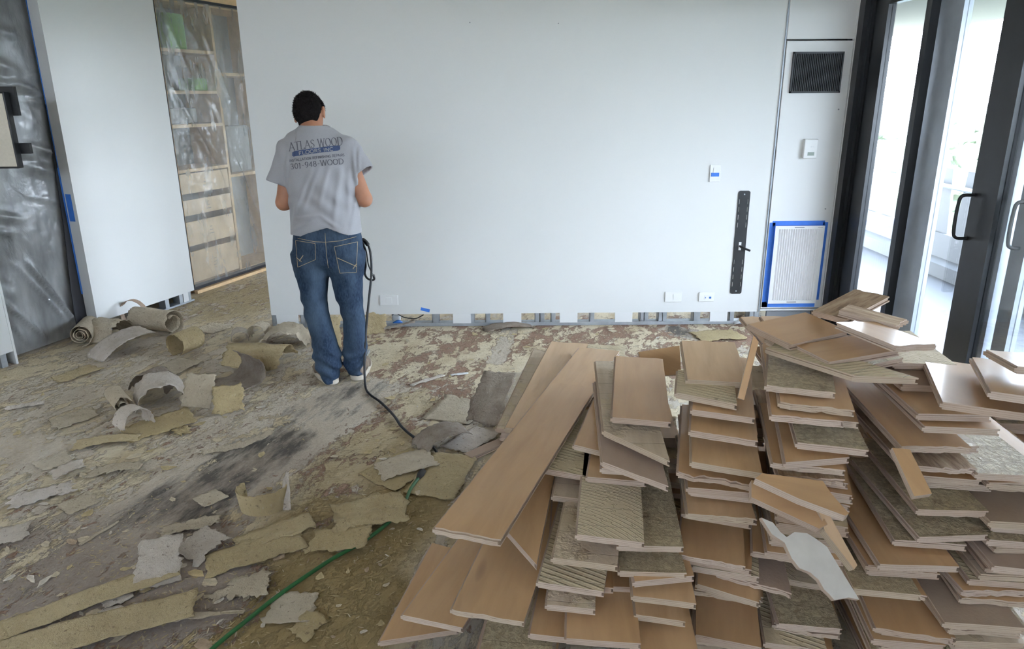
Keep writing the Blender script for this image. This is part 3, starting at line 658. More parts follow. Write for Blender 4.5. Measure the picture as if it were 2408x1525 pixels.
for px, py in ((1970, 257), (1939, 490)):
    X, Z = onY(px, py, YW)[[0, 2]]; lwobj('wall_screw', MB().cyl((X, YW - .016, Z), (X, YW - .012, Z), .005, 10), 'grey_mid', 'small grey screw head on the access panel %s' % ('under the grille' if py < 300 else 'above the filter'), 'screw')
for px, py in ((1105, 53), (1313, 55)):
    X, Z = onY(px, py, YW)[[0, 2]]; lwobj('wall_screw', MB().cyl((X, YW - .004, Z), (X, YW, Z), .004, 8), 'grey_mid', 'tiny nail high on the blank white wall, %s one' % ('left' if px < 1200 else 'right'), 'nail')
# black slotted rail
xa, za = onY(1750, 448, YW)[[0, 2]]; xb_, zb = onY(1729, 690, YW)[[0, 2]]; xc = (xa + xb_) / 2 + .002; w = .042
e = empty('mounting_rail', (xc, YW, zb)); tag(e, 'black slotted mounting rail with a small lever on the white wall', 'wall bracket')
slots = [(zz, zz + .036) for zz in [zb + .055 + i * .056 for i in range(4)]] + [(zz, zz + .036) for zz in [za - .095 - i * .056 for i in range(4)][::-1]]
m = MB(); fr_ = lambda a, b, d: (xc + a, d, b); y0, y1 = YW - .006, YW
def capz(zc, s): return [(-w, zc), (-w, zc + s * .028), (-w + .004, zc + s * .035), (-w + .012, zc + s * .04), (w - .012, zc + s * .04), (w - .004, zc + s * .035), (w, zc + s * .028), (w, zc)]
m.prism(capz(zb + .04, -1), fr_, y0, y1); m.prism(capz(za - .04, 1), fr_, y0, y1)
zs = zb + .04
for s0, s1 in slots + [(za - .04, None)]:
    m.box(xc - w, xc + w, y0, y1, zs, s0)
    if s1 is None: break
    for a, b in ((-w, -.034), (-.027, .027), (.034, w)): m.box(xc + a, xc + b, y0, y1, s0, s1)
    zs = s1
child(m, 'plate', 'black_metal', e)
zm = (za + zb) / 2 - .02
kids(e, [('centre_slot', MB().box(xc - .009, xc + .009, y0 - .001, y0, zm - .03, zm + .03), 'plate_white'), ('lever', MB().tube([(xc, y0, zm), (xc + .005, y0 - .03, zm - .005), (xc + .05, y0 - .045, zm - .02), (xc + .062, y0 - .045, zm - .025)], .008, 8), 'black_metal'),
         ('screw', MB().cyl((xc, y0 - .003, za - .025), (xc, y0, za - .025), .005, 10), 'galvanised'), ('screw', MB().cyl((xc, y0 - .003, zb + .022), (xc, y0, zb + .022), .005, 10), 'galvanised')])
# bits left in the open wall foot
P = [onz(x, y, z) for x, y, z in ((915, 752, .05), (930, 742, .06), (950, 748, .03), (975, 752, .02), (995, 742, .05))]
lwobj('loose_wire', MB().tube(spline([(p[0], YW + .14, max(.01, p[2])) for p in P], 6), .004, 6), 'cable_black', 'thin dark wires trailing in the open wall foot', 'wire', smooth=True)
P = onY(933, 752, YW + .15); lwobj('cable_clump', MB().box(P[0] - .035, P[0] + .03, YW + .13, YW + .17, .0, .05, bev=.012), 'plate_white', 'white plastic connector in the open wall foot', 'connector')
P = onz(937, 762); lwobj('plastic_scrap', MB().tube(spline([(P[0] - .04, P[1] - .01, .012), (P[0], P[1], .02), (P[0] + .03, P[1] + .01, .01)], 4), [.008, .011, .014, .016, .016, .015, .012, .009, .005], 6), 'blue_plastic', 'crumpled blue plastic scrap beside the wall studs', 'scrap', smooth=True)

# ------------------------------------------------------------------ the pile of torn-up planks
T = .019
PLANKS = []           # footprints for the fill test
def plank_mesh(w, L, face, ragf=.0012, ragb=.003, sk_f=0.0, sk_b=0.0, rags=0.0):
    """three plies, each with its own torn ends; local y runs from the near end to the far end, top face at z = 0"""
    K = 8 if ragf < .003 else 15; V = []; F = []; FM = []
    xs = np.linspace(-w / 2, w / 2, K)
    zl = (0, -.0045, -.0145, -T)
    bf = rng.normal(0, 1, K); bb = rng.normal(0, 1, K)
    top = face; bot = 'glue' if face == 'maple' else 'maple'
    for l in range(3):
        dx0, dx1 = (0, 0) if l != 1 else (-.006, -.006)                 # tongue and groove on the core ply
        x = xs.copy(); x[0] += dx0; x[-1] += dx1
        yf = sk_f * (x / w) + np.convolve(np.pad(bf, 1, 'edge'), [.25, .5, .25], 'valid') * ragf * .5 + rng.normal(0, ragf * .28, K) + abs(rng.normal(0, ragf * .5)) * (l != 1)
        yb = L + sk_b * (x / w) + bb * ragb + rng.normal(0, ragb * .55, K)
        n_side = 0
        side_r = side_l = []
        if rags:
            sy = np.linspace(.12, .88, 6) * L
            side_r = [(w / 2 + dx1 - abs(rng.normal(0, rags)), y) for y in sy]
            side_l = [(-w / 2 + dx0 + abs(rng.normal(0, rags * .4)), y) for y in sy[::-1]]
        poly = list(zip(x, yf)) + list(side_r) + list(zip(x[::-1], yb[::-1])) + list(side_l)
        n = len(poly); b0 = len(V)
        V += [(px, py, zl[l]) for px, py in poly] + [(px, py, zl[l + 1]) for px, py in poly]
        F.append(tuple(b0 + i for i in range(n))); FM.append(0 if l == 0 else 1)
        F.append(tuple(b0 + n + i for i in range(n))[::-1]); FM.append(2 if l == 2 else 1)
        for i in range(n):
            F.append((b0 + i, b0 + n + i, b0 + n + (i + 1) % n, b0 + (i + 1) % n)); FM.append(1)
    return V, F, FM
GL = ['glue_swirl', 'glue_crumb', 'glue_comb', 'glue_smooth']
def add_plank(name, front, back, w, face, label, group=None, cat='plank', roll=0.0, L=None, **kw):
    """front/back: middle of the top face at the near and far end"""
    f = Vector(front); b = Vector(back); y = (b - f); L = L or y.length; y.normalize()
    up = Vector((0, 0, 1)); x = y.cross(up).normalized(); z = x.cross(y)
    R = Matrix((x, y, z)).transposed() @ Matrix.Rotation(roll, 3, 'Y')
    g = None
    if face == 'maple': mats = ['maple', 'ply_core', random.choice(GL)]; up_ = 'maple'
    elif face == 'torn': mats = ['torn_core', 'ply_core', 'maple']; up_ = 'glue'
    elif face == 'pale': mats = ['ply_core', 'ply_core', 'maple']; up_ = 'glue'
    else: mats = [face if face.startswith('glue_') else random.choice(GL), 'ply_core', 'maple']; up_ = 'glue'
    V, F, FM = plank_mesh(w, L, up_, **kw)
    o = mk(name, V, F, mats, None, FM, mw=Matrix.Translation(f) @ R.to_4x4())
    tag(o, label, cat, group)
    yaw = math.atan2(y.x, y.y)
    PLANKS.append((f.x, f.y, yaw, w, L, f.z, b.z))
    return o
def corners(p, m=.0):
    x, y, a, w, L = p[:5]; s, c = math.sin(a), math.cos(a)
    return np.array([(x + c * u + s * v, y - s * u + c * v) for u in (-w / 2 + m, w / 2 - m) for v in (m, L - m)])
def hits(p):
    C1 = corners(p, .006)
    for q in PLANKS:
        z0, z1 = min(q[5], q[6]), max(q[5], q[6])
        if p[5] - T * .97 > z1 or p[5] < z0 - T * .97: continue
        if abs(q[0] - p[0]) > 1.6: continue
        C2 = corners(q, .006); sep = False
        for a in (p[2], p[2] + math.pi / 2, q[2], q[2] + math.pi / 2):
            ax = np.array([math.sin(a), math.cos(a)]); u, v = C1 @ ax, C2 @ ax
            if u.max() < v.min() or v.max() < u.min(): sep = True; break
        if not sep: return True
    return False
def hero(FL, FR, z, face, label, yaw=None, L=.55, wr=(.165, .20), pitch=0.0, **kw):
    a, b = onz(*FL, z), onz(*FR, z); d = b - a; c = (a + b) / 2
    w = min(max(np.linalg.norm(d), wr[0]), wr[1])
    y0 = math.atan2(-d[1], d[0])
    if yaw is None: ya, sk = y0, 0.0
    else:
        ya = math.radians(yaw); w = min(max(abs(d[0] * math.cos(ya) - d[1] * math.sin(ya)), wr[0]), wr[1])
        sk = d[0] * math.sin(ya) + d[1] * math.cos(ya)
    bk = c + L * np.array([math.sin(ya), math.cos(ya), pitch])
    return add_plank('wood_plank', c, bk, w, face, label, sk_f=sk, **kw), c, ya
# z (height of the top face) against image row, stack by stack
ZT = {'B': ([860, 986, 1048, 1113, 1265, 1320, 1380, 1506, 1700], [.76, .70, .655, .615, .505, .44, .375, .29, .10]),
      'C': ([800, 938, 1025, 1100, 1151, 1212, 1316, 1505, 1600], [.86, .80, .735, .68, .60, .54, .415, .19, .10]),
      'D': ([780, 913, 960, 1050, 1080, 1125, 1471, 1600], [.96, .88, .85, .765, .735, .69, .20, .05]),
      'E': ([795, 855, 973, 1004, 1050, 1197, 1257, 1328, 1490, 1620], [.94, .89, .84, .815, .77, .605, .54, .475, .30, .16]),
      'F': ([800, 930, 1000, 1115, 1200, 1300, 1470, 1620], [.96, .88, .82, .71, .62, .52, .34, .19])}
def zt(s, y): return float(np.interp(y, *ZT[s]))
# (stack, left-near corner, right-near corner, face, length, visible rows behind the edge, yaw, options, label)
HS = [
 ('B', (1440, 980), (1577, 992), 'maple', .56, 118, 9, {}, 'clean maple plank with a small dark knot topping the middle-left stack'),
 ('B', (1420, 1012), (1575, 1083), 'glue_smooth', .72, 60, 4, dict(ragf=.002), 'smeared glue-side plank with a slanted end under the knotty maple plank'),
 ('B', (1417, 1085), (1572, 1142), 'pale', .70, 45, 4, dict(ragf=.002), 'pale grey plank with a purple stain and slanted end'),
 ('B', (1357, 1255), (1515, 1275), 'glue_swirl', .55, 120, 8, {}, 'plank lying glue side up with bold curved trowel swirls'),
 ('B', (1300, 1310), (1452, 1330), 'glue_smooth', .5, 45, 11, {}, 'plank with an orange-brown glue smear below the swirl plank'),
 ('B', (1458, 1342), (1615, 1347), 'glue_crumb', .5, 45, 3, {}, 'crackled glue-side plank beside the orange-smeared one'),
 ('B', (1265, 1368), (1420, 1390), 'glue_comb', .5, 40, 12, {}, 'glue-side plank with fine straight comb ridges'),
 ('B', (1332, 1500), (1507, 1512), 'maple', .5, 120, 5, dict(ragf=.001), 'clean tan maple plank with a knot at its cut end, bottom of frame'),
 ('B', (1120, 1560), (1292, 1575), 'glue_crumb', .5, 90, 8, {}, 'glue-side plank with flaking ridges at the bottom edge of frame'),
 ('C', (1590, 922), (1733, 950), 'glue_comb', .22, 80, 14, {}, 'short olive glue-side plank on top of the centre stack'),
 ('C', (1628, 962), (1775, 982), 'maple', .5, 16, 16, {}, 'maple plank peeking out just under the short olive plank'),
 ('C', (1624, 1012), (1782, 1036), 'maple', .55, 26, 15, dict(ragf=.004), 'maple plank with a ragged end, third in the centre stack'),
 ('C', (1627, 1085), (1793, 1112), 'maple', .55, 50, 13, {}, 'wide warm maple plank in the upper centre stack'),
 ('C', (1595, 1112), (1770, 1140), 'maple', .5, 4, 14, dict(ragf=.012), 'splintered plank end right below the wide warm maple plank'),
 ('C', (1618, 1145), (1766, 1158), 'maple', .5, 14, 10, {}, 'maple plank with a bright sawn edge in the middle of the centre stack'),
 ('C', (1618, 1205), (1778, 1220), 'maple', .5, 40, 9, dict(ragf=.005), 'brown maple plank with a chipped white edge, mid centre stack'),
 ('C', (1597, 1303), (1753, 1331), 'maple', .55, 85, 15, dict(ragf=.004), 'broad brown maple plank sticking out low in the centre stack'),
 ('C', (1640, 1372), (1785, 1415), 'maple', .5, 6, 16, {}, 'plank edge slanting down to the right above the lowest centre plank'),
 ('C', (1636, 1490), (1791, 1522), 'maple', .5, 95, 14, {}, 'dark brown maple plank with a yellowish edge at the bottom of frame'),
 ('D', (1803, 905), (1965, 922), 'glue_crumb', .32, 50, 20, dict(ragf=.005), 'glue-side plank with brown torn patches near the top right of the centre'),
 ('D', (1835, 945), (2010, 965), 'maple', .6, 18, 17, dict(ragf=.008), 'maple plank with a splintered long edge below the patchy glue plank'),
 ('D', (1815, 975), (1985, 990), 'maple', .6, 5, 16, dict(ragf=.006), 'thin plank edge just above the jutting glue-side plank'),
 ('D', (1876, 1040), (2043, 1058), 'glue_crumb', .45, 62, 14, {}, 'glue-side plank with stippled ridges jutting out over a dark gap'),
 ('D', (1848, 1086), (1998, 1074), 'maple', .6, 26, 15, {}, 'maple plank with a thick white end under the jutting glue-side plank'),
 ('D', (1832, 1118), (1990, 1132), 'torn', .6, 10, 12, dict(ragf=.010), 'shredded grey-ended plank below the thick white end'),
 ('D', (1800, 1295), (1990, 1318), 'maple', .5, 10, 14, {}, 'maple plank half hidden behind the splintered white board'),
 ('D', (1690, 1350), (1862, 1395), 'pale', .5, 14, 12, dict(ragf=.008), 'shredded pale plank end left of the splintered white board'),
 ('D', (1832, 1464), (1981, 1478), 'glue_crumb', .4, 75, 8, {}, 'crumbly grey glue-side plank low between two dark gaps'),
 ('D', (1800, 1510), (1945, 1528), 'glue_comb', .4, 15, 12, {}, 'ridged plank end cut off by the bottom edge, right of the brown maple plank'),
 ('E', (2105, 853), (2250, 857), 'glue_swirl', .32, 55, 6, {}, 'glue-side plank crowning the right part of the pile'),
 ('E', (2130, 905), (2262, 908), 'pale', .45, 12, 3, {}, 'pale plank end directly under the crowning glue-side plank'),
 ('E', (2160, 972), (2333, 976), 'maple', .5, 45, 4, {}, 'maple plank with a rough grey stripe in the upper right stack'),
 ('E', (2175, 1001), (2352, 1009), 'maple', .5, 25, 5, {}, 'maple plank with a white window gleam on its right end'),
 ('E', (2120, 1048), (2285, 1052), 'maple', .5, 18, 5, dict(ragf=.006), 'ragged-ended maple plank below the gleaming one'),
 ('E', (2130, 1096), (2300, 1104), 'torn', .5, 22, 4, dict(ragf=.012), 'dark torn plank in the middle of the right stack'),
 ('E', (2160, 1197), (2325, 1201), 'glue_crumb', .42, 45, 5, {}, 'crumbly glue-side plank above another in the right stack'),
 ('E', (2163, 1262), (2323, 1256), 'glue_crumb', .42, 45, 2, {}, 'yellowish crumbly plank with a bright white end in the right stack'),
 ('E', (2066, 1325), (2260, 1331), 'maple', .5, 30, 5, {}, 'brown maple plank crossing low in the right stack'),
 ('E', (2060, 1475), (2238, 1502), 'maple', .55, 90, 10, dict(ragf=.004), 'broad brown maple plank at the bottom right of frame'),
 ('E', (2035, 1385), (2140, 1396), 'glue_crumb', .5, 12, 8, {}, 'small olive plank end above the broad bottom right plank'),
 ('F', (2300, 1112), (2470, 1120), 'glue_crumb', .5, 65, 4, {}, 'glue-side plank with brown blotches at the right edge of frame'),
 ('F', (2330, 1225), (2500, 1235), 'pale', .5, 45, 4, {}, 'pale plank at the right edge below the blotched one'),
 ('F', (2345, 1330), (2500, 1345), 'pale', .5, 35, 6, {}, 'whitish plank end at the right edge, lower down'),
 ('F', (2222, 1462), (2410, 1475), 'pale', .5, 40, 7, {}, 'plank with a long bright white edge in the bottom right corner'),
]
by = {}
for h in HS:
    s, FL, FR, face, L, vis, yaw, kw, label = h
    z = zt(s, (FL[1] + FR[1]) / 2)
    o, c, ya = hero(FL, FR, z, face, label, yaw, L, **kw)
    by.setdefault(s, []).append(dict(label=label, z=z, y=(FL[1] + FR[1]) / 2, x=(FL[0] + FR[0]) / 2, vis=vis, yaw=yaw))
# long planks on the left flank
def lp(f, zf, b, zb_, w, face, label, **kw): return add_plank('wood_plank', onz(*f, zf), onz(*b, zb_), w, face, label, **kw)
lp((1097, 1256), .56, (1348, 905), .545, .185, 'maple', 'long clean maple plank slanting out over the left flank of the pile', ragf=.003)
lp((1348, 906), .5445, (1410, 820), .535, .185, 'maple', 'paler maple plank end continuing the long slanting plank', ragf=.001)
lp((1245, 1010), .50, (1340, 805), .505, .18, 'maple', 'maple plank running back beneath the long slanting plank')
lp((1222, 1010), .44, (1300, 818), .45, .18, 'glue_smooth', 'glue-side plank behind the left flank, mostly covered')
lp((1215, 1030), .05, (1232, 960), .05, .16, 'pale', 'short pale plank lying on the floor behind the left flank')
hero((1130, 1186), (1272, 1328), .42, 'maple', 'maple plank with a slanted broken end under the long slanting plank', yaw=9, L=.62, ragf=.002)
hero((1062, 1432), (1232, 1461), .335, 'maple', 'broad maple plank with a fraying white end on the lower left flank', yaw=14, L=.62, ragf=.004)
hero((946, 1445), (1088, 1475), .20, 'maple', 'tan maple plank reaching down to the floor at the lower left of the pile', yaw=20, L=.62, ragf=.001)
hero((891, 1507), (1080, 1478), .11, 'maple', 'lowest maple plank at the bottom left corner of the pile', yaw=12, L=.45, ragf=.001, wr=(.165, .215))
hero((1350, 1045), (1430, 1064), .565, 'maple', 'narrow maple plank end between the long plank and the stained pale one', yaw=16, L=.5, wr=(.1, .18))
hero((1270, 1100), (1398, 1122), .505, 'glue_comb', 'dirty glue-side plank tucked under the long slanting plank', yaw=12, L=.5)
hero((1300, 1165), (1420, 1178), .455, 'glue_smooth', 'small olive plank end left of the swirl plank', yaw=10, L=.4, wr=(.12, .18))
hero((1455, 1281), (1608, 1285), .475, 'glue_crumb', 'plank with crumbly glue at its end right behind the swirl plank', yaw=6, L=.5)
hero((1502, 1400), (1624, 1417), .36, 'maple', 'brown plank with a bright right edge between the two middle stacks', yaw=6, L=.45)
hero((1503, 1366), (1622, 1352), .40, 'maple', 'plank with a slanting white edge above the brown one between the stacks', yaw=2, L=.45)
hero((1506, 1444), (1602, 1460), .30, 'maple', 'lower brown plank between the two middle stacks', yaw=5, L=.45, wr=(.13, .18))
hero((1500, 1535), (1640, 1550), .255, 'maple', 'tan maple plank at the bottom edge between the two middle stacks', yaw=5, L=.4)
hero((1286, 1420), (1400, 1432), .33, 'glue_smooth', 'small olive plank end low between left flank and tan bottom plank', yaw=7, L=.4, wr=(.12, .18))
# cross-lying planks on the crest
def cross(p0, p1, z0_, z1_, w, face, label, roll=0.0, **kw):
    return add_plank('wood_plank', onz(*p0, z0_), onz(*p1, z1_), w, face, label, roll=roll, **kw)
add_plank('wood_plank', onz(1592, 806, .835) + np.array([.06, -.30, -.02]), onz(1665, 802, .83), .18, 'maple', 'pale maple plank behind the short olive plank on the centre stack')
cross((1808, 785), (1945, 755), .955, .955, .17, 'maple', 'brownish plank lying crosswise at the left of the crest', roll=.10)
cross((1838, 815), (1992, 790), .915, .925, .16, 'maple', 'crosswise plank with a seam, under the brownish crest plank')
cross((1908, 830), (2070, 803), .935, .945, .15, 'maple', 'crosswise plank with a frosty gleam in the middle of the crest')
cross((1955, 848), (2076, 822), .895, .905, .15, 'glue_crumb', 'crosswise plank with a layered torn edge below the frosty one')
cross((2012, 756), (2152, 810), .99, .985, .155, 'maple', 'plank gleaming pure white from the window on top of the crest', roll=-.10, ragb=.002)
cross((1950, 740), (1975, 727), .975, .985, .12, 'torn', 'torn plank stub sticking up at the very top of the crest', L=.22)
cross((1985, 722), (2118, 757), 1.0, .985, .09, 'torn', 'rough dark-backed plank at the very top of the crest')
hero((2040, 872), (2135, 900), .925, 'glue_comb', 'diagonal glue-side plank below the gleaming white plank', yaw=-35, L=.34, wr=(.12, .16))
# boards leaning or standing in the gaps
def board(px, A, n, th, mats, label):
    A = onz(*A); n = Vector(n).normalized(); V = []
    for x, y in px:
        d = Vector(ray(x, y)); t = (Vector(A) - Vector(CC)).dot(n) / d.dot(n); V.append(Vector(CC) + d * t)
    k = len(V); V += [v - n * th for v in V]
    F = [tuple(range(k)), tuple(range(k, 2 * k))[::-1]] + [(i, (i + 1) % k, k + (i + 1) % k, k + i) for i in range(k)]
    c = sum((v for v in V[:k]), Vector()) / k; y = (V[k // 2] - V[0]).normalized(); x = y.cross(n).normalized(); y = n.cross(x)
    R = Matrix((x, y, n)).transposed(); Ri = R.inverted()
    o = mk('wood_plank', [Ri @ (v - c) for v in V], F, mats, fmat=[0, 0] + [1] * k, mw=Matrix.Translation(c) @ R.to_4x4())
    bm = bmesh.new(); bm.from_mesh(o.data); bmesh.ops.recalc_face_normals(bm, faces=bm.faces[:]); bm.to_mesh(o.data); bm.free()
    return tag(o, label, 'plank')
simple('pale_veneer', (.60, .56, .50), .45, var=.08, scale=14, bump=.2, bscale=40)
board([(1790, 1216), (1818, 1228), (1835, 1250), (1850, 1262), (1868, 1250), (1898, 1253), (1922, 1268), (1945, 1285), (1972, 1330), (2000, 1375), (2021, 1409), (1995, 1404), (1962, 1410), (1950, 1396), (1938, 1385), (1925, 1362), (1905, 1345), (1880, 1335), (1862, 1312), (1845, 1275), (1815, 1255)],
      (1850, 1262, .645), (.22, -.62, .75), .012, ['pale_veneer', 'ply_core'], 'splintered whitish board sliding down the pile front')
board([(1767, 1168), (1767, 1128), (1912, 1178), (1946, 1232), (1926, 1242)], (1800, 1160, .69), (.15, -.40, .90), .018, ['maple', 'ply_core'], 'brown plank tilting off the face of the pile above the splintered board')
board([(1918, 1178), (1942, 1194), (2016, 1328), (2009, 1338), (1940, 1248)], (1930, 1200, .66), (.40, -.55, .72), .018, ['maple', 'ply_core'], 'narrow dark plank sliding down to the right of the splintered board')
board([(1776, 1124), (1792, 1112), (1935, 1130), (1955, 1160), (1996, 1206), (1988, 1212), (1880, 1172)], (1800, 1120, .735), (.15, -.2, .96), .018, ['maple', 'ply_core'], 'brown plank above the sliding one, leaning the same way')
board([(1735, 935), (1750, 940), (1784, 803), (1772, 788)], (1745, 930, .83), (-.25, -.85, .4), .06, ['maple', 'ply_core'], 'narrow plank standing on edge left of the crest')
board([(1501, 827), (1598, 812), (1602, 880), (1515, 885)], (1550, 880, .56), (.1, -.8, .55), .018, ['maple', 'ply_core'], 'dark maple plank leaning behind the centre stack')
board([(2098, 1052), (2140, 1056), (2192, 1160), (2150, 1166)], (2150, 1100, .77), (.05, -.5, .85), .016, ['maple', 'ply_core'], 'narrow tan board leaning against the right stack')
# F: big planks at the right edge, tops gleaming
lp((2330, 960), .93, (2262, 852), .885, .20, 'maple', 'wide plank with a long white gleam at the right edge of frame')
lp((2440, 935), .985, (2375, 850), .935, .18, 'maple', 'plank with a white gleam cut off by the right edge')
lp((2450, 865), 1.03, (2372, 826), 1.0, .10, 'maple', 'small gleaming plank corner above the others at the right edge')
lp((1100, 1070), .025, (1195, 1028), .025, .055, 'pale', 'thin pinkish wood strip lying on the floor left of the pile')
# planks inside the stacks: only edges show
random.seed(21)
GRP = 'planks buried in the demolition pile'
LBF = 'wooden floor plank buried inside the pile with little more than an edge showing'
nf = 0
YAW = {'B': 8, 'C': 14, 'D': 15, 'E': 6, 'F': 5}
ORD = 'first second third fourth fifth sixth seventh eighth ninth tenth eleventh twelfth thirteenth fourteenth fifteenth sixteenth seventeenth eighteenth nineteenth twentieth'.split()
def short(lb):
    w = lb.replace(',', '').split()[:11]
    while w[-1] in ('a', 'an', 'the', 'of', 'on', 'in', 'at', 'with', 'and', 'under', 'its', 'between', 'to', 'left', 'right', 'below', 'above', 'near', 'from', 'two', 'short', 'thick', 'dark', 'upper', 'centre', 'bottom', 'small', 'long', 'crowning', 'jutting', 'just', 'middle', 'over', 'wide', 'splintered', 'beside', 'brown', 'directly', 'half', 'cut', 'off', 'by', 'another'): w.pop()
    return ' '.join(w)
def filler(px, py, z, yaw, L, tries=8, lab=None):
    global nf
    for k in range(tries):
        c = onz(px + random.uniform(-16, 16), py - k * 14, z); a = math.radians(yaw + random.uniform(-5, 5))
        w = .18 if k < 3 else (.16 if k < 6 else .12); LL = L * (1 - .06 * k)
        p = (c[0], c[1], a, w, LL, z, z)
        if not hits(p):
            add_plank('wood_plank', c, (c[0] + LL * math.sin(a), c[1] + LL * math.cos(a), z), w, 'maple' if random.random() < .62 else random.choice(GL), lab or LBF, 'planks stacked in the demolition pile' if lab else GRP, ragf=random.choice((.001, .002, .005)))
            nf += 1; return True
    return False
for s, hs in by.items():
    hs.sort(key=lambda h: -h['z'])
    hs = hs + [dict(label='', z=0.0, y=1650, x=hs[-1]['x'], vis=0, yaw=YAW[s])]
    for a, b in zip(hs[:-1], hs[1:]):
        n = int((a['z'] - b['z'] - .004) / .0205); avail = max(6, (b['y'] - b['vis']) - (a['y'] + 18))
        cnt = 0
        for j in range(1, n):
            z = a['z'] - j * (a['z'] - b['z']) / n
            dy = min(16 * j, avail * j / max(1, n - 1)) + random.uniform(-16, 4)
            t = j / n; x = a['x'] * (1 - t) + b['x'] * t
            if filler(x, a['y'] + dy, z, YAW[s], random.uniform(.35, .6), lab='%s plank edge below the %s' % (ORD[cnt], short(a['label']))): cnt += 1
# second row behind, carrying the crest and the long planks
for X, Y, H, D_ in ((.38, 2.82, .512, .50), (.50, 2.28, .66, .6), (.80, 2.30, .75, .58), (.36, 2.55, .60, .1), (1.05, 2.40, .80, .3), (1.32, 2.30, .77, .36), (1.66, 2.15, .72, .36), (1.80, 1.75, .78, .25), (1.62, 1.55, .78, .2), (.22, 2.25, .40, .1), (.14, 1.85, .36, .3), (1.42, 1.75, .70, .16)):
    z = H - D_
    while z < H:
        a = math.radians(random.uniform(2, 18)); L = random.uniform(.3, .5); c = (X + random.uniform(-.03, .03), Y + random.uniform(-.05, .05), z)
        p = (c[0], c[1], a, .18, L, z, z)
        if not hits(p) and len(PLANKS) < 296 + 60:
            add_plank('wood_plank', c, (c[0] + L * math.sin(a), c[1] + L * math.cos(a), z), .18, 'maple' if random.random() < .6 else random.choice(GL), LBF, GRP); nf += 1
        z += .026
print('PLANKS', len(PLANKS), 'fill', nf)

# ------------------------------------------------------------------ peeled adhesive sheets, curls and chips on the floor
def sheet(name, pos, heading, L, W, profile, mat, label, cat='debris', group=None, th=.0022, rag=.012, nu=9, nv=22, tilt=0.0, roll=0.0, sink=0.0, seed=None, holes=0.0, lump=.006, taper=0.0):
    """a torn sheet; profile(t) gives the bending (radians per metre) along its length, start angle first"""
    r = np.random.default_rng(seed if seed is not None else abs(hash(label)) % 9999) if seed is not None else np.random.default_rng(sum(map(ord, label)) * 7 + len(label))
    nv = int(nv * 1.6); nu = nu + 4; a0, kf = profile; ds = L / (nv - 1); pts = [(0.0, 0.0)]; ang = a0; angs = [a0]
    for i in range(1, nv):
        t = i / (nv - 1); ang += kf(t) * ds; pts.append((pts[-1][0] + math.cos(ang) * ds, pts[-1][1] + math.sin(ang) * ds)); angs.append(ang)
    us = np.linspace(-.5, .5, nu); so = r.random(2) * 90
    V = []
    def ed(n): q = np.arange(n) * .8 + r.random() * 99; return (fbm(q * .35, q * 0 + r.random() * 50, 3) - .5) * 3.2 * rag + r.normal(0, rag * .35, n)
    e0, e1, f0, f1 = ed(nv), ed(nv), ed(nu), ed(nu)
    lm = (fbm(np.arange(nv)[:, None] * .33 + so[0], np.arange(nu)[None, :] * .5 + so[1], 3) - .5) * 2 * lump
    for i in range(nv):
        n = (-math.sin(angs[i]), math.cos(angs[i])); tg = (math.cos(angs[i]), math.sin(angs[i])); wv = W * (1 - taper * i / (nv - 1))
        for j, u in enumerate(us):
            x = u * wv
            if j == 0: x += e0[i]
            if j == nu - 1: x += e1[i]
            ex = f0[j] if i == 0 else (f1[j] if i == nv - 1 else 0.0)
            for s_ in (0, 1):
                o = lm[i, j] + s_ * th
                V.append((x, pts[i][0] + n[0] * o + tg[0] * ex, pts[i][1] + n[1] * o + tg[1] * ex))
    V = np.array(V)
    R = np.array(Matrix.Rotation(tilt, 3, 'X') @ Matrix.Rotation(roll, 3, 'Y')); V = V @ R.T
    V[:, 1] -= (V[:, 1].min() + V[:, 1].max()) / 2; V[:, 2] -= V[:, 2].min()
    idx = lambda i, j, s_: (i * nu + j) * 2 + s_
    F = []
    for i in range(nv - 1):
        for j in range(nu - 1):
            if holes and 0 < i < nv - 2 and 0 < j < nu - 2 and r.random() < holes: continue
            F.append((idx(i, j, 1), idx(i, j + 1, 1), idx(i + 1, j + 1, 1), idx(i + 1, j, 1)))
            F.append((idx(i, j, 0), idx(i + 1, j, 0), idx(i + 1, j + 1, 0), idx(i, j + 1, 0)))
    for i in range(nv - 1):
        F.append((idx(i, 0, 0), idx(i, 0, 1), idx(i + 1, 0, 1), idx(i + 1, 0, 0))); F.append((idx(i, nu - 1, 0), idx(i + 1, nu - 1, 0), idx(i + 1, nu - 1, 1), idx(i, nu - 1, 1)))
    for j in range(nu - 1):
        F.append((idx(0, j, 0), idx(0, j + 1, 0), idx(0, j + 1, 1), idx(0, j, 1))); F.append((idx(nv - 1, j, 0), idx(nv - 1, j, 1), idx(nv - 1, j + 1, 1), idx(nv - 1, j + 1, 0)))
    o = mk(name, V, F, mat, smooth=True, mw=Matrix.Translation((pos[0], pos[1], pos[2] if len(pos) > 2 else 0.0)) @ Matrix.Translation((0, 0, -sink)) @ Matrix.Rotation(-heading, 4, 'Z'))
    return tag(o, label, cat, group)
def flat(k=.6): return (0.02, lambda t: k * math.sin(t * 9))
def arch(deg, L): a = math.radians(deg); return (a / 2, lambda t: -a / L)
def curl(flatpart, turns, L): return (0.0, lambda t: 0.3 if t < flatpart else turns * 2 * math.pi / (L * (1 - flatpart)))
def spiral(r0, r1): return (0.0, lambda t: 1 / (r0 + (r1 - r0) * (1 - t)))
def G(x, y, z=0.0): p = onz(x, y, z); return (p[0], p[1], z)
R_ = math.radians
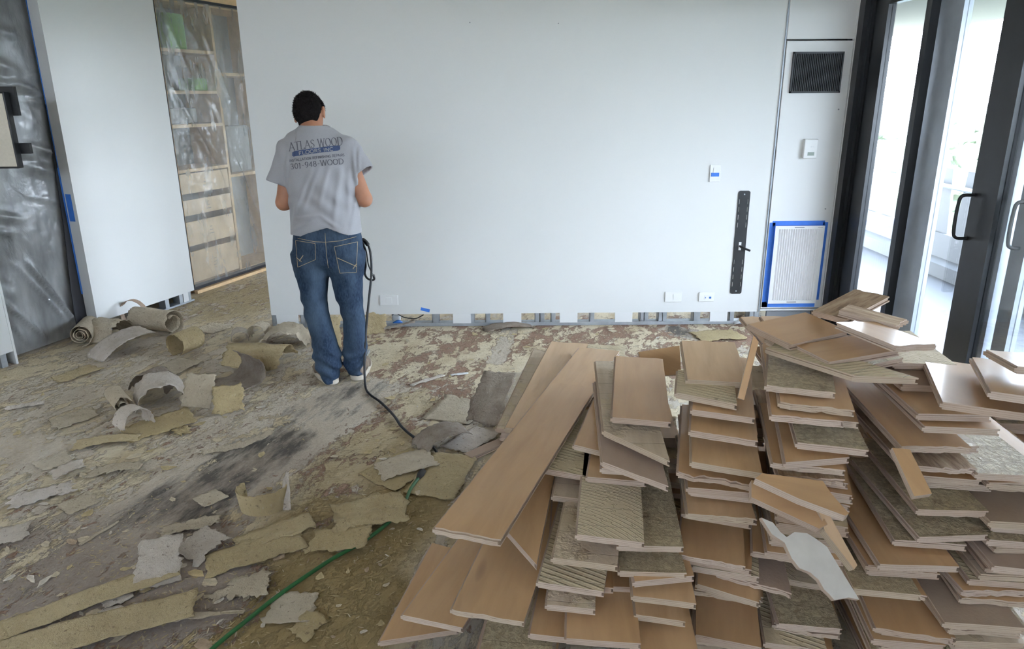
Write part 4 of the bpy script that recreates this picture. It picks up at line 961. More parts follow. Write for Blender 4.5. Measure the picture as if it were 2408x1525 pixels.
# the heap against the left wall
sheet('adhesive_curl', G(208, 802), R_(75), .95, .26, spiral(.02, .085), 'sheet_beige', 'tight spiral roll of peeled adhesive at the foot of the doorway film', nv=70, lump=.002, rag=.006)
sheet('adhesive_curl', G(262, 796), R_(15), .42, .24, arch(170, .42), 'sheet_beige', 'crumpled beige adhesive heap behind the spiral roll', nv=30, lump=.012)
sheet('adhesive_curl', G(320, 765), R_(100), .55, .045, arch(300, .55), 'chip_brown', 'thin brown loop of peeled backing standing up by the left wall', nv=34, lump=.002, nu=5, rag=.003)
sheet('adhesive_curl', G(370, 785), R_(20), .75, .36, spiral(.05, .11), 'sheet_beige', 'fat loose roll of adhesive right of the brown loop', nv=50, lump=.006, rag=.01)
sheet('adhesive_curl', G(288, 828), R_(38), .40, .24, (.75, lambda t: -2.2), 'sheet_pale', 'curved pale adhesive sheet leaning on the heap by the left wall', nv=20, rag=.008)
sheet('adhesive_curl', G(385, 778), R_(-60), .30, .05, arch(100, .3), 'sheet_pale', 'narrow pale strip drooping off the fat loose roll', nv=16, nu=4, rag=.004)
sheet('adhesive_curl', G(440, 826), R_(-70), .42, .20, arch(330, .42), 'sheet_olive', 'open tube of curled adhesive lying on its own before the shelves', nv=36, lump=.003, rag=.006)
sheet('adhesive_sheet', G(415, 862), R_(20), .24, .22, flat(), 'sheet_beige', 'flat square of adhesive just in front of the open tube', lump=.004)
sheet('adhesive_curl', G(612, 850), R_(8), .40, .38, arch(130, .40), 'sheet_olive', 'big bristly arched adhesive sheet left of the worker', nv=26, lump=.012, rag=.012)
sheet('adhesive_curl', G(565, 800), R_(70), .20, .13, arch(200, .2), 'sheet_pale', 'small pale curl behind the big arched sheet', nv=18, lump=.003)
sheet('adhesive_curl', G(612, 796), R_(95), .28, .12, arch(220, .28), 'sheet_beige', 'small beige curl nearer the white wall end', nv=18, lump=.003)
sheet('adhesive_curl', G(672, 806), R_(85), .40, .26, arch(130, .40), 'sheet_beige', 'shaggy beige sheet humped at the white wall corner', nv=22, lump=.02, rag=.02)
sheet('adhesive_curl', G(550, 905), R_(40), .42, .28, curl(.5, .4, .42), 'sheet_dark', 'dark-edged sheet with white crust below the big arched sheet', nv=20, lump=.010)
sheet('adhesive_curl', G(500, 772), R_(30), .18, .22, flat(), 'sheet_beige', 'flat square scrap in front of the shelf unit', lump=.003)
# the second heap
sheet('adhesive_curl', G(380, 945), R_(60), .40, .26, arch(170, .4), 'sheet_pale', 'arched grey-white crust sheet in the middle left heap', nv=24, lump=.014)
sheet('adhesive_curl', G(365, 915), R_(100), .34, .14, arch(170, .34), 'sheet_dark', 'dark speckled strip arched over the middle left heap', nv=20, lump=.006)
sheet('adhesive_curl', G(285, 966), R_(50), .42, .24, spiral(.02, .07), 'sheet_beige', 'half-rolled adhesive sheet at the left of the middle heap', nv=34, lump=.005)
sheet('adhesive_curl', G(470, 952), R_(10), .20, .18, (1.1, lambda t: -1.2), 'sheet_beige', 'upright square adhesive sheet at the right of the middle heap', nv=14, lump=.010)
sheet('adhesive_curl', G(540, 962), R_(-20), .17, .16, (.85, lambda t: -1.8), 'sheet_olive', 'ribbed olive scrap propped beside the upright square sheet', nv=14, lump=.008)
sheet('adhesive_sheet', G(375, 1002), R_(48), .34, .22, flat(.9), 'sheet_olive', 'flat stippled olive sheet in front of the middle heap', lump=.006)
sheet('adhesive_curl', G(318, 1008), R_(35), .28, .11, arch(210, .28), 'sheet_pale', 'white-faced curl resting on the flat olive sheet', nv=18, sink=-.012)
sheet('adhesive_sheet', G(250, 1042), R_(75), .30, .12, (.25, lambda t: -1.5), 'sheet_olive', 'thin bowed flake at the lower left of the middle heap', nv=14, taper=.4)
sheet('adhesive_sheet', G(425, 1012), R_(-40), .13, .06, flat(), 'sheet_olive', 'little olive chip right of the flat stippled sheet', nu=5, nv=9)
sheet('adhesive_curl', G(560, 1048), R_(58), .34, .06, (-.1, lambda t: 3.0 * t), 'sheet_beige', 'long curved pale strip rising at its far end on the dark stain', nv=20, lump=.002, nu=6)
# middle ground
sheet('adhesive_curl', G(618, 1205), R_(85), .42, .15, (1.35, lambda t: 0), 'sheet_olive', 'cup-shaped bent strip standing on edge in the foreground', nv=8)
bpy.data.objects.remove(bpy.data.objects[[o.name for o in bpy.data.objects if o.get('label', '').startswith('cup-shaped')][0]])
def cup(px, R0, a0, a1, h0, h1, mat, label, e=1.0):
    c = onz(*px); V = []; n = 26; th = .004
    for i in range(n):
        t = i / (n - 1); a = R_(a0 + (a1 - a0) * t); hh = h0 + (h1 - h0) * t + random.uniform(-.006, .006)
        for rr in (R0, R0 - th):
            for z in (0, hh): V.append((c[0] + rr * math.cos(a) * e * (1.0 + .12 * (z > 0)), c[1] + rr * math.sin(a) * (1 + .12 * (z > 0)), z))
    F = []
    for i in range(n - 1):
        a, b = 4 * i, 4 * i + 4; F += [(a, b, b + 1, a + 1), (a + 2, a + 3, b + 3, b + 2), (a + 1, b + 1, b + 3, a + 3), (a, a + 2, b + 2, b)]
    F += [(0, 1, 3, 2), (4 * n - 4, 4 * n - 2, 4 * n - 1, 4 * n - 3)]
    return tag(mk('adhesive_curl', V, F, mat, smooth=False), label, 'debris')
cup((622, 1188), .085, 150, 395, .085, .11, 'sheet_olive', 'cup-shaped bent strip standing on edge in the foreground', 1.15)
sheet('wood_sliver', G(678, 1192), R_(8), .16, .05, (1.35, lambda t: -1), 'sheet_pale', 'thin pale sliver standing up beside the cup-shaped strip', 'debris', nu=5, nv=10, taper=.7, rag=.003)
sheet('adhesive_sheet', G(495, 1172), R_(40), .11, .11, flat(), 'sheet_beige', 'single diamond-shaped chip on the dark floor stain', nu=6, nv=8, rag=.004)
sheet('adhesive_curl', G(380, 1345), R_(-15), .20, .15, (.7, lambda t: -2.5), 'sheet_pale', 'crumbly honeycombed scrap tilted up in the lower left', nv=14, rag=.01, lump=.008)
sheet('adhesive_sheet', G(475, 1290), R_(30), .16, .15, (.3, lambda t: -2), 'sheet_pale', 'ribbed greyish scrap right of the honeycombed one', nv=12)
sheet('adhesive_sheet', G(215, 1415), R_(57), .56, .105, flat(.5), 'sheet_olive', 'long straight olive strip in the lower left foreground', nv=26, rag=.004, lump=.003)
sheet('adhesive_sheet', G(190, 1500), R_(70), .70, .15, flat(.5), 'sheet_olive', 'wide olive strip along the bottom left edge of frame', nv=30, rag=.006, lump=.003)
sheet('adhesive_sheet', G(275, 1462), R_(80), .15, .13, (.2, lambda t: -1.5), 'sheet_pale', 'grey scalloped flake lying between the two olive strips', nv=10, rag=.01)
sheet('adhesive_sheet', G(270, 1408), R_(45), .09, .08, flat(2), 'sheet_pale', 'jagged little white flake right of the long olive strip', nv=8, nu=6, rag=.012)
sheet('adhesive_sheet', G(530, 1395), R_(50), .11, .06, flat(1), 'sheet_beige', 'leaf-shaped pale chip left of the green cord', nv=8, nu=6, taper=.4)
sheet('adhesive_sheet', G(600, 1300), R_(60), .36, .16, (.10, lambda t: -.5), 'sheet_olive', 'lifted olive adhesive tongue left of the green cord', nv=16, rag=.012)
sheet('adhesive_sheet', G(650, 1255), R_(55), .30, .12, (.12, lambda t: -.6), 'sheet_olive', 'second lifted olive tongue above the first one', nv=16, rag=.010)
sheet('adhesive_sheet', G(685, 1432), R_(0), .15, .15, (-.15, lambda t: 2.0), 'sheet_beige', 'dished scrap with a crumbly centre right of the green cord', nv=12)
sheet('adhesive_sheet', G(590, 1385), R_(80), .14, .12, (.2, lambda t: -1.0), 'sheet_beige', 'broken star-shaped scrap by the green cord', nv=10, rag=.022)
sheet('adhesive_sheet', G(725, 1470), R_(30), .10, .09, flat(2), 'sheet_olive', 'small ragged olive scrap at the bottom centre', nv=8, rag=.015, nu=6)
sheet('adhesive_sheet', G(800, 1275), R_(95), .24, .15, (.05, lambda t: .8), 'sheet_olive', 'scooped olive flake the green cord passes over', nv=14, rag=.012)
sheet('adhesive_sheet', G(872, 1212), R_(75), .30, .22, flat(1.2), 'sheet_olive', 'crumbly lumpy adhesive slab left of the green cord', nv=16, lump=.016, th=.006)
sheet('adhesive_sheet', G(945, 1105), R_(40), .30, .24, flat(.7), 'sheet_olive', 'layered olive sheet where the two cords join', nv=16, rag=.008)
sheet('adhesive_sheet', G(955, 1100), R_(60), .28, .17, (.18, lambda t: -1.0), 'sheet_beige', 'upper loose sheet lying over the cord joint', nv=14, sink=-.012)
sheet('adhesive_sheet', G(1040, 1120), R_(14), .36, .23, flat(.6), 'sheet_olive', 'broad flat olive sheet right of the cord joint', nv=18, rag=.008)
sheet('adhesive_curl', G(1040, 1045), R_(60), .28, .16, (.9, lambda t: -5.0), 'sheet_dark', 'dark curled corner of backing beside the black cable', nv=16)
sheet('adhesive_sheet', G(1110, 1035), R_(35), .26, .16, (.1, lambda t: -.6), 'sheet_pale', 'pale grey flap of backing near the pinkish wood strip', nv=12)
sheet('adhesive_curl', G(1158, 975), R_(20), .34, .19, (.85, lambda t: -1.6), 'sheet_dark', 'brown stained sheet standing up left of the pile', nv=14)
sheet('adhesive_curl', G(1210, 955), R_(12), .28, .17, (.8, lambda t: -1.6), 'sheet_beige', 'beige sheet standing up against the long plank', nv=14)
sheet('adhesive_sheet', G(1075, 965), R_(20), .30, .26, flat(.4), 'sheet_beige', 'flat comb-ridged adhesive square right of the black cable', nv=14)
sheet('adhesive_curl', G(885, 786), R_(5), .15, .15, (1.2, lambda t: -1.2), 'sheet_olive', 'olive sheet propped on the wall foot right of the worker', nv=12)
sheet('adhesive_curl', G(787, 812), R_(-8), .22, .10, (1.15, lambda t: -1.3), 'sheet_olive', 'olive sheet standing between the worker and the wall', nv=12)
sheet('adhesive_sheet', G(1195, 772), R_(70), .36, .12, (.25, lambda t: -1.4), 'sheet_dark', 'dark-backed slab lifted near the wall foot', nv=14, th=.006)
sheet('adhesive_sheet', G(935, 772), R_(80), .26, .05, (.1, lambda t: .5), 'sheet_pale', 'long pale shaving beside the open wall foot', nv=12, nu=5)
sheet('adhesive_sheet', G(925, 768), R_(80), .05, .05, flat(3), 'chip_brown', 'small brown scrap near the blue plastic', nv=6, nu=5)
sheet('adhesive_sheet', G(1690, 790), R_(80), .34, .22, (.06, lambda t: -.4), 'sheet_olive', 'broad olive flap near the wall left of the crest', nv=14)
o = sheet('paper_scrap', G(1745, 762), R_(80), .14, .05, arch(60, .14), 'plate_white', 'crumpled white scrap at the wall foot below the rail', nv=10, nu=5)
sheet('adhesive_sheet', G(1410, 862), R_(70), .14, .10, (.3, lambda t: -2), 'sheet_pale', 'torn pale splinter behind the knotty maple plank', nv=10, rag=.012)
bpy.data.objects[-1] if False else None
sheet('adhesive_sheet', G(100, 1165), R_(60), .24, .12, (.10, lambda t: -.6), 'sheet_pale', 'long peeling pale tongue at the left edge of frame', nv=16, rag=.016)
sheet('adhesive_sheet', G(160, 1110), R_(50), .13, .10, (.3, lambda t: -2), 'sheet_pale', 'pinkish folded chip near the smooth bare concrete', nv=10)
sheet('adhesive_sheet', G(270, 1105), R_(80), .24, .09, flat(2), 'sheet_beige', 'branching ragged shred left of the dark stain', nv=14, rag=.02)
sheet('adhesive_sheet', G(130, 1085), R_(40), .14, .14, flat(1), 'sheet_beige', 'square beige chip next to the smooth bare concrete', nv=9)
sheet('adhesive_sheet', G(185, 1185), R_(40), .13, .12, flat(1), 'sheet_beige', 'square beige chip below the peeling pale tongue', nv=9)
sheet('adhesive_sheet', G(25, 1262), R_(70), .13, .14, (.15, lambda t: -1), 'sheet_pale', 'pale chip cut off by the left edge of frame', nv=9)
sheet('wood_sliver', G(235, 1255), R_(25), .17, .018, flat(.5), 'sheet_beige', 'slender upright-lying sliver in the left foreground', nu=4, nv=9, rag=.002, taper=.5)
sheet('wood_sliver', G(450, 1455), R_(80), .34, .04, (.08, lambda t: -.6), 'sheet_beige', 'long thin shred along the bottom left foreground', nu=5, nv=14, taper=.6, rag=.006)
sheet('adhesive_sheet', G(450, 1240), R_(70), .22, .07, flat(2), 'sheet_beige', 'thin ragged flake on the grey band', nv=12, rag=.014)
sheet('adhesive_sheet', G(180, 880), R_(30), .26, .14, flat(.5), 'sheet_olive', 'flat olive remnant on the left floor', nv=14)
sheet('adhesive_sheet', G(175, 985), R_(40), .22, .16, flat(.5), 'sheet_beige', 'flat beige remnant left of the middle heap', nv=14)
sheet('adhesive_sheet', G(60, 955), R_(75), .20, .05, flat(1), 'sheet_pale', 'white shaving near the left edge of frame', nv=10, nu=5)
sheet('wood_sliver', G(1005, 895), R_(50), .24, .035, (.05, lambda t: -.3), 'sheet_pale', 'bright pinkish wood sliver behind the black cable', nu=4, nv=9, rag=.003)
sheet('wood_sliver', G(1080, 880), R_(75), .11, .03, flat(1), 'plate_white', 'white paper shred in the brown floor area', nu=4, nv=7, rag=.004)

# chips: a few mesh shapes shared by many single chips, then the crumbs nobody could count
random.seed(5)
chip_me = []
for nm_, c_ in (('chip_beige', (.58, .49, .35)), ('chip_olive', (.52, .41, .225)), ('chip_pale', (.66, .59, .50)), ('chip_tan', (.44, .325, .22))): simple(nm_, c_, .8, var=.2, scale=2.0, bump=.4, bscale=9)
for k in range(14):
    n = random.randint(7, 11); a0 = random.random() * 6; el = random.uniform(.3, .8)
    pts = [(math.cos(a0 + 2 * math.pi * i / n) * random.uniform(.5, 1.2), math.sin(a0 + 2 * math.pi * i / n) * random.uniform(.5, 1.2) * el) for i in range(n)]
    bend = random.uniform(-.25, .35); tw = random.uniform(-.15, .15)
    z = lambda p: bend * (p[0] ** 2) + tw * p[0] * p[1] + .12
    V = [(p[0], p[1], z(p) + .05) for p in pts] + [(p[0], p[1], z(p)) for p in pts] + [(0, 0, .17), (0, 0, .12)]
    F = [(i, (i + 1) % n, 2 * n) for i in range(n)] + [(n + (i + 1) % n, n + i, 2 * n + 1) for i in range(n)] + [(n + i, n + (i + 1) % n, (i + 1) % n, i) for i in range(n)]
    me = bpy.data.meshes.new('adhesive_chip'); me.from_pydata(V, [], F); me.materials.append(MAT[('chip_beige', 'chip_olive', 'chip_beige', 'chip_pale', 'chip_olive', 'chip_beige', 'chip_tan')[k % 7]]); me.update(); chip_me.append((V, F, me))
def chip_spot():
    while True:
        q = random.random()
        if q < .40: x, y = random.uniform(0, 1000), random.uniform(1020, 1525)
        elif q < .70: x, y = random.uniform(860, 1300), random.uniform(765, 1150)
        elif q < .88: x, y = random.uniform(0, 720), random.uniform(760, 1030)
        else: x, y = random.uniform(1200, 1760), random.uniform(765, 830)
        if y < 740 + (640 - x) * .16 and x < 640: continue
        p = onz(x, y)
        if p[1] > 5.12 and p[0] > -1.85: continue
        if y > 1100 and x > 1150 - (y - 1060) * .62: continue
        if abs(x - 810) < 95 and 820 < y < 910: continue
        return x, y, p
for i in range(290):
    x, y, p = chip_spot(); s = random.choice((.012, .016, .02, .028, .036)) * random.uniform(.8, 1.3)
    o = bpy.data.objects.new('adhesive_chip', random.choice(chip_me)[2]); col.objects.link(o)
    o.location = (p[0], p[1], -.001); o.rotation_euler = (0, 0, random.random() * 6.28); o.scale = (s, s, s * random.uniform(.4, .9))
    tag(o, 'small flat chip of dried adhesive or paper strewn over the bare floor', 'chip', 'small chips strewn over the floor')
V = []; F = []; FM = []
for i in range(6500):
    x, y, p = chip_spot()
    if 400 < x < 850 and abs((y - 1110) + (x - 555) * .6) < 75 and random.random() < .9: continue
    if 600 < x < 1000 and y > 1330 and random.random() < .75: continue
    s = random.uniform(.0015, .005); v, f, me = chip_me[i % 14]; a = random.random() * 6.28; c, sn = math.cos(a) * s, math.sin(a) * s; b = len(V); st = random.uniform(1, 4.5)
    V += [(p[0] + c * q[0] * st - sn * q[1], p[1] + sn * q[0] * st + c * q[1], q[2] * s * .9 - .001) for q in v]; F += [tuple(b + k for k in t) for t in f]; FM += [random.choice((0, 0, 1, 2))] * 1 * len(f) if i % 3 else [0] * len(f)
o = mk('floor_crumbs', V, F, ['chip_olive', 'chip_beige', 'chip_tan'], fmat=FM)
tag(o, 'fine crumbs of adhesive and paper scattered over the whole floor', 'crumbs', kind='stuff')
# splinters along the pile
# ------------------------------------------------------------------ cords
gc = [onz(x, y, .014) for x, y in ((440, 1590), (500, 1524), (590, 1450), (660, 1395), (740, 1340), (790, 1308), (850, 1275), (905, 1235), (945, 1195), (965, 1150), (985, 1122))]
e = empty('extension_cord', tuple(gc[-1])); tag(e, 'green extension cord crossing the foreground floor', 'cord')
child(MB().tube(spline([tuple(p) for p in gc], 8), .0075, 8), 'cable', 'cable_green', e, True)
d = Vector(gc[-1]) - Vector(gc[-2]); d.normalize()
child(MB().tube([Vector(gc[-1]) - d * .01, Vector(gc[-1]) + d * .012, Vector(gc[-1]) + d * .03, Vector(gc[-1]) + d * .055], [.009, .016, .018, .016], 10), 'socket_end', 'rubber_black', e, True)

# ------------------------------------------------------------------ the worker
def surface_nets(S, o, h):
    nx, ny, nz = S.shape; ins = S < 0
    sub = lambda A, d: A[d[0]:nx - 1 + d[0], d[1]:ny - 1 + d[1], d[2]:nz - 1 + d[2]]
    CN = [(a, b, c) for a in (0, 1) for b in (0, 1) for c in (0, 1)]
    cnt = sum(sub(ins, c).astype(np.int8) for c in CN); act = (cnt > 0) & (cnt < 8)
    I = np.argwhere(act); idm = -np.ones(act.shape, int); idm[act] = np.arange(len(I))
    P = np.zeros((len(I), 3)); n = np.zeros(len(I))
    for c in CN:
        for ax in range(3):
            if c[ax]: continue
            d = list(c); d[ax] = 1
            s1 = S[I[:, 0] + c[0], I[:, 1] + c[1], I[:, 2] + c[2]]; s2 = S[I[:, 0] + d[0], I[:, 1] + d[1], I[:, 2] + d[2]]
            m = (s1 < 0) != (s2 < 0); t = np.where(m, s1 / np.where(m, s1 - s2, 1), 0)
            q = np.array(c, float)[None].repeat(len(I), 0); q[:, ax] += t; P += q * m[:, None]; n += m
    V = (P / n[:, None] + I) * h + np.array(o)
    F = []
    for ax in range(3):
        b, c = (ax + 1) % 3, (ax + 2) % 3
        sl1 = [slice(None)] * 3; sl2 = [slice(None)] * 3; sl1[ax] = slice(0, -1); sl2[ax] = slice(1, None)
        A, B = ins[tuple(sl1)], ins[tuple(sl2)]; E_ = np.argwhere(A != B)
        ok = (E_[:, b] > 0) & (E_[:, c] > 0) & (E_[:, b] < S.shape[b] - 1) & (E_[:, c] < S.shape[c] - 1); E_ = E_[ok]
        fl = A[E_[:, 0], E_[:, 1], E_[:, 2]]
        def cell(db, dc): q = E_.copy(); q[:, b] += db; q[:, c] += dc; return idm[q[:, 0], q[:, 1], q[:, 2]]
        Q = np.stack([cell(-1, -1), cell(0, -1), cell(0, 0), cell(-1, 0)], 1)
        Q[~fl] = Q[~fl][:, ::-1]; F.append(Q)
    return V, np.concatenate(F)
def smin(a, b, k): hh = np.clip(.5 + .5 * (b - a) / k, 0, 1); return b * (1 - hh) + a * hh - k * hh * (1 - hh)
class Vol:
    def __init__(s, lo, hi, h):
        s.o = np.array(lo, float); s.h = h; n = ((np.array(hi) - s.o) / h).astype(int) + 1
        s.x = (s.o[0] + np.arange(n[0]) * h)[:, None, None]; s.y = (s.o[1] + np.arange(n[1]) * h)[None, :, None]; s.z = (s.o[2] + np.arange(n[2]) * h)[None, None, :]
        s.S = np.full(tuple(n), 9.0)
    def caps(s, p, q, r0, r1, k=.03, sc=(1, 1, 1)):
        p, q = np.array(p, float), np.array(q, float); ab = (q - p) * sc; L = ab @ ab + 1e-9
        dx, dy, dz = (s.x - p[0]) * sc[0], (s.y - p[1]) * sc[1], (s.z - p[2]) * sc[2]
        t = np.clip((dx * ab[0] + dy * ab[1] + dz * ab[2]) / L, 0, 1)
        d = np.sqrt((dx - t * ab[0]) ** 2 + (dy - t * ab[1]) ** 2 + (dz - t * ab[2]) ** 2) - (r0 + (r1 - r0) * t)
        s.S = smin(s.S, d, k) if k else np.minimum(s.S, d); return s
    def ell(s, c, r, k=.02, rot=None):
        d = np.stack(np.broadcast_arrays(s.x - c[0], s.y - c[1], s.z - c[2]), -1)
        if rot is not None: d = d @ np.array(rot)
        r = np.array(r); q = np.sqrt(((d / r) ** 2).sum(-1)); g = np.sqrt(((d / r ** 2) ** 2).sum(-1)) + 1e-9
        s.S = smin(s.S, q * (q - 1) / g, k); return s
    def loft(s, rows, k=.02, pw=2.3):
        """rows: z, centre x, centre y, half width, half depth"""
        R = np.array(sorted(rows)); zz = s.z[0, 0]; cx, cyy, a, b = [np.interp(zz, R[:, 0], R[:, i])[None, None] for i in range(1, 5)]
        u = np.abs((s.x - cx) / a); v = np.abs((s.y - cyy) / b); d = ((u ** pw + v ** pw) ** (1 / pw) - 1) * np.minimum(a, b)
        out = np.maximum(R[0, 0] - s.z, s.z - R[-1, 0]); d = np.maximum(d, out); s.S = smin(s.S, d, k); return s
    def mesh(s, name, mat, parent=None):
        V, F = surface_nets(s.S, s.o, s.h)
        o = mk(name, V, F, mat, smooth=True); o.parent = parent; return o
def PX(x, y, Y): return onY(x, y, Y)
PY = 4.18
# silhouette rows: image row, left, right -> loft rows at the worker's depth (Y may lean)
def rows(tab, Yf, dep):
    out = []
    for i, (y, xl, xr) in enumerate(tab):
        Y = Yf(y); a = PX(xl, y, Y); b = PX(xr, y, Y); out.append(((a[2] + b[2]) / 2, (a[0] + b[0]) / 2, Y, (b[0] - a[0]) / 2, dep(y)))
    return out
Ysp = lambda y: float(np.interp(y, [225, 300, 400, 520, 600, 900], [4.30, 4.26, 4.20, 4.17, 4.19, 4.14]))
# ---- body: head, neck, arms and hands, trunk and legs in one skin
shl, shr = PX(682, 362, 4.22), PX(812, 356, 4.22)
ell_, elr = PX(667, 476, 4.17), PX(857, 468, 4.17)
hl, hr = np.array([PX(735, 545, 4.45)[0], 4.43, 1.05]), np.array([PX(800, 545, 4.45)[0], 4.42, 1.06])
hd = PX(728, 268, 4.33); nk = PX(738, 312, 4.22)
body = Vol((-1.50, 3.92, .02), (-.62, 4.72, 1.74), .0075)
tor = [(320, 690, 790), (345, 672, 818), (400, 684, 828), (470, 694, 832), (540, 700, 838), (600, 715, 828), (625, 725, 820)]
body.loft(rows(tor, Ysp, lambda y: float(np.interp(y, [320, 540, 600, 625], [.10, .095, .06, .035]))), k=.001)
for (a, b, c, d_) in (((738, 610, 4.20), (738, 730, 4.17), (762, 860, 4.11), .062), ((814, 610, 4.20), (828, 730, 4.18), (836, 860, 4.17), .062)):
    p, q, r_ = PX(*a), PX(*b), PX(*c); body.caps(p, q, .075, .055, .03).caps(q, r_, .055, .038, .02)
    body.caps(r_, (r_[0], r_[1], .06), .038, .035, .02)
body.caps(nk - [0, .02, .05], hd - [0, .0, .02], .062, .056, .03)
for S_, E_, H_ in ((shl, ell_, hl), (shr, elr, hr)):
    body.caps(S_, E_, .048, .043, .03).caps(E_, H_ - (H_ - E_) * .12, .043, .029, .015)
tl = Matrix.Rotation(-.14, 3, 'Y') @ Matrix.Rotation(-.62, 3, 'X')                      # the head is bowed forward
TL = np.array(tl)
def hp(x, y, z): return hd + TL @ np.array([x, y, z])
body.ell(hd, (.074, .094, .108), .02, TL)
body.caps(hp(0, .03, -.06), hp(0, .065, -.085), .05, .04, .03)                                           # jaw
body.caps(hp(0, .092, .005), hp(0, .112, -.028), .010, .015, .015)                                       # nose
body.caps(hp(-.03, .082, .025), hp(.03, .082, .025), .014, .014, .012)                                    # brow
body.caps(hp(-.018, .092, -.062), hp(.018, .092, -.062), .008, .008, .008)                                # lips
for sx in (-1, 1):                                                                                       # ears
    body.caps(hp(sx * .082, -.006, .014), hp(sx * .084, .004, -.030), .019, .012, .008, (1.9, 1, 1))
for sx, H_ in ((1, hl), (-1, hr)):                      # hands closed round the tool's bars
    body.caps(H_ + [0, -.035, .0], H_ + [0, .02, .005], .036, .034, .02, (1, 1, .85))
    for i, ln in enumerate((.9, 1.0, .95, .8)):
        o_ = (i - 1.5) * .019; b0 = H_ + [o_, .03, .018]; k1 = b0 + [0, .032 * ln, -.004]; k2 = k1 + [0, .006, -.03 * ln]; k3 = k2 + [0, -.026 * ln, -.006]
        body.caps(b0, k1, .0095, .009, .006).caps(k1, k2, .009, .0085, .005).caps(k2, k3, .0085, .0075, .005)
    t0 = H_ + [sx * .034, -.015, .0]; t1 = t0 + [sx * .012, .03, -.012]; t2 = t1 + [-sx * .014, .022, -.018]
    body.caps(t0, t1, .012, .0105, .01).caps(t1, t2, .0105, .008, .006)
V, F = surface_nets(body.S, body.o, body.h)
person = mk('person', V, F, 'skin', smooth=True)
tag(person, 'worker in grey printed T-shirt and jeans, seen from behind, head bowed', 'person')
for sx in (-1, 1):
    c = hp(sx * .03, .083, .004); bm = bmesh.new(); bmesh.ops.create_uvsphere(bm, u_segments=12, v_segments=8, radius=.0115, matrix=Matrix.Translation(c)); me = bpy.data.meshes.new('eye'); bm.to_mesh(me); bm.free(); me.materials.append(MAT['eye_white']); o = bpy.data.objects.new('eye', me); col.objects.link(o); o.parent = person
# ---- hair
hv = Vol(hd - .16, hd + .16, .005); hv.ell(hd + TL @ np.array([0, -.006, .010]), (.088, .110, .118), .01, TL)
Dl = np.stack(np.broadcast_arrays(hv.x - hd[0], hv.y - hd[1], hv.z - hd[2]), -1) @ TL          # local head coordinates
cut = np.maximum(-.088 - Dl[..., 2] - .15 * np.maximum(0, -Dl[..., 1] - .03), (Dl[..., 1] - .045) - .8 * np.maximum(0, Dl[..., 2] - .045))
side = np.maximum(np.abs(Dl[..., 0]) - .062, -(Dl[..., 1] + .012)); cut = np.maximum(cut, np.minimum(np.maximum(.03 - np.abs(Dl[..., 0]), 9), np.where((np.abs(Dl[..., 0]) > .058) & (Dl[..., 2] < .034) & (Dl[..., 1] > -.036), .01, -1)))
nz_ = (np.sin(Dl[..., 0] * 190 + 3 * np.sin(Dl[..., 1] * 60)) * np.sin(Dl[..., 1] * 170) * np.sin(Dl[..., 2] * 150 + 1)) * .004 + .003 * np.sin(Dl[..., 0] * 75) * np.sin(Dl[..., 2] * 60)
hv.S = np.maximum(hv.S + nz_ * .6, cut)
V, F = surface_nets(hv.S, hv.o, hv.h); nV0 = len(V); V = V.tolist(); F = F.tolist()
for i in rng.choice(nV0, 2600):
    p = np.array(V[i]); n = p - hd; n /= np.linalg.norm(n); dn = TL @ np.array([0, -.35, -.5]) + rng.normal(0, .35, 3); d_ = n * .75 + dn * .8; d_ /= np.linalg.norm(d_)
    sd = np.cross(d_, n + .01); sd /= np.linalg.norm(sd) + 1e-9; L_ = rng.uniform(.004, .010) * (1 if (TL.T @ n)[2] < .3 else 1.25); b = len(V)
    V += [(p + sd * .0022 - n * .002).tolist(), (p - sd * .0022 - n * .002).tolist(), (p + d_ * L_).tolist()]; F.append([b, b + 1, b + 2])
o = mk('hair', V, F, 'hair_black', smooth=True); o.parent = person
# ---- T-shirt
sv = Vol((-1.52, 3.94, .90), (-.62, 4.50, 1.62), .0065)
srt = [(294, 706, 768), (303, 694, 784), (314, 678, 800), (328, 668, 816), (350, 668, 828), (385, 668, 838), (430, 674, 840), (475, 680, 845), (520, 684, 849), (545, 684, 851), (600, 684, 852)]
sv.loft(rows(srt, Ysp, lambda y: float(np.interp(y, [297, 320, 400, 480, 600], [.085, .115, .145, .14, .145]))), k=.001, pw=2.2)
tl0, tl1 = PX(678, 358, 4.21), PX(654, 433, 4.175); tr0, tr1 = PX(816, 350, 4.21), PX(855, 405, 4.175)
sv.caps(tl0, tl1, .066, .066, .05).caps(tr0, tr1, .070, .064, .05)
nc = nk + [0, .02, .055]
X3, Y3, Z3 = np.broadcast_arrays(sv.x, sv.y, sv.z)
u = (X3 - PX(768, 450, 4.1)[0]); w_ = Z3
fold = .006 * np.sin(34 * u + 9 * (w_ - 1.2) * 1.0 + 2.2 * np.sin(5 * w_ + 3 * u)) * np.clip((1.42 - w_) / .3, 0, 1) * np.clip((w_ - .98) / .15, .25, 1)
fold += .006 * np.sin(46 * (w_ + .35 * u) + 4 * np.sin(9 * u)) * np.exp(-((w_ - 1.09) / .05) ** 2)
fold += .004 * np.sin(70 * (u + .5 * w_)) * np.exp(-((w_ - 1.42) / .10) ** 2) * (np.abs(u) > .16)
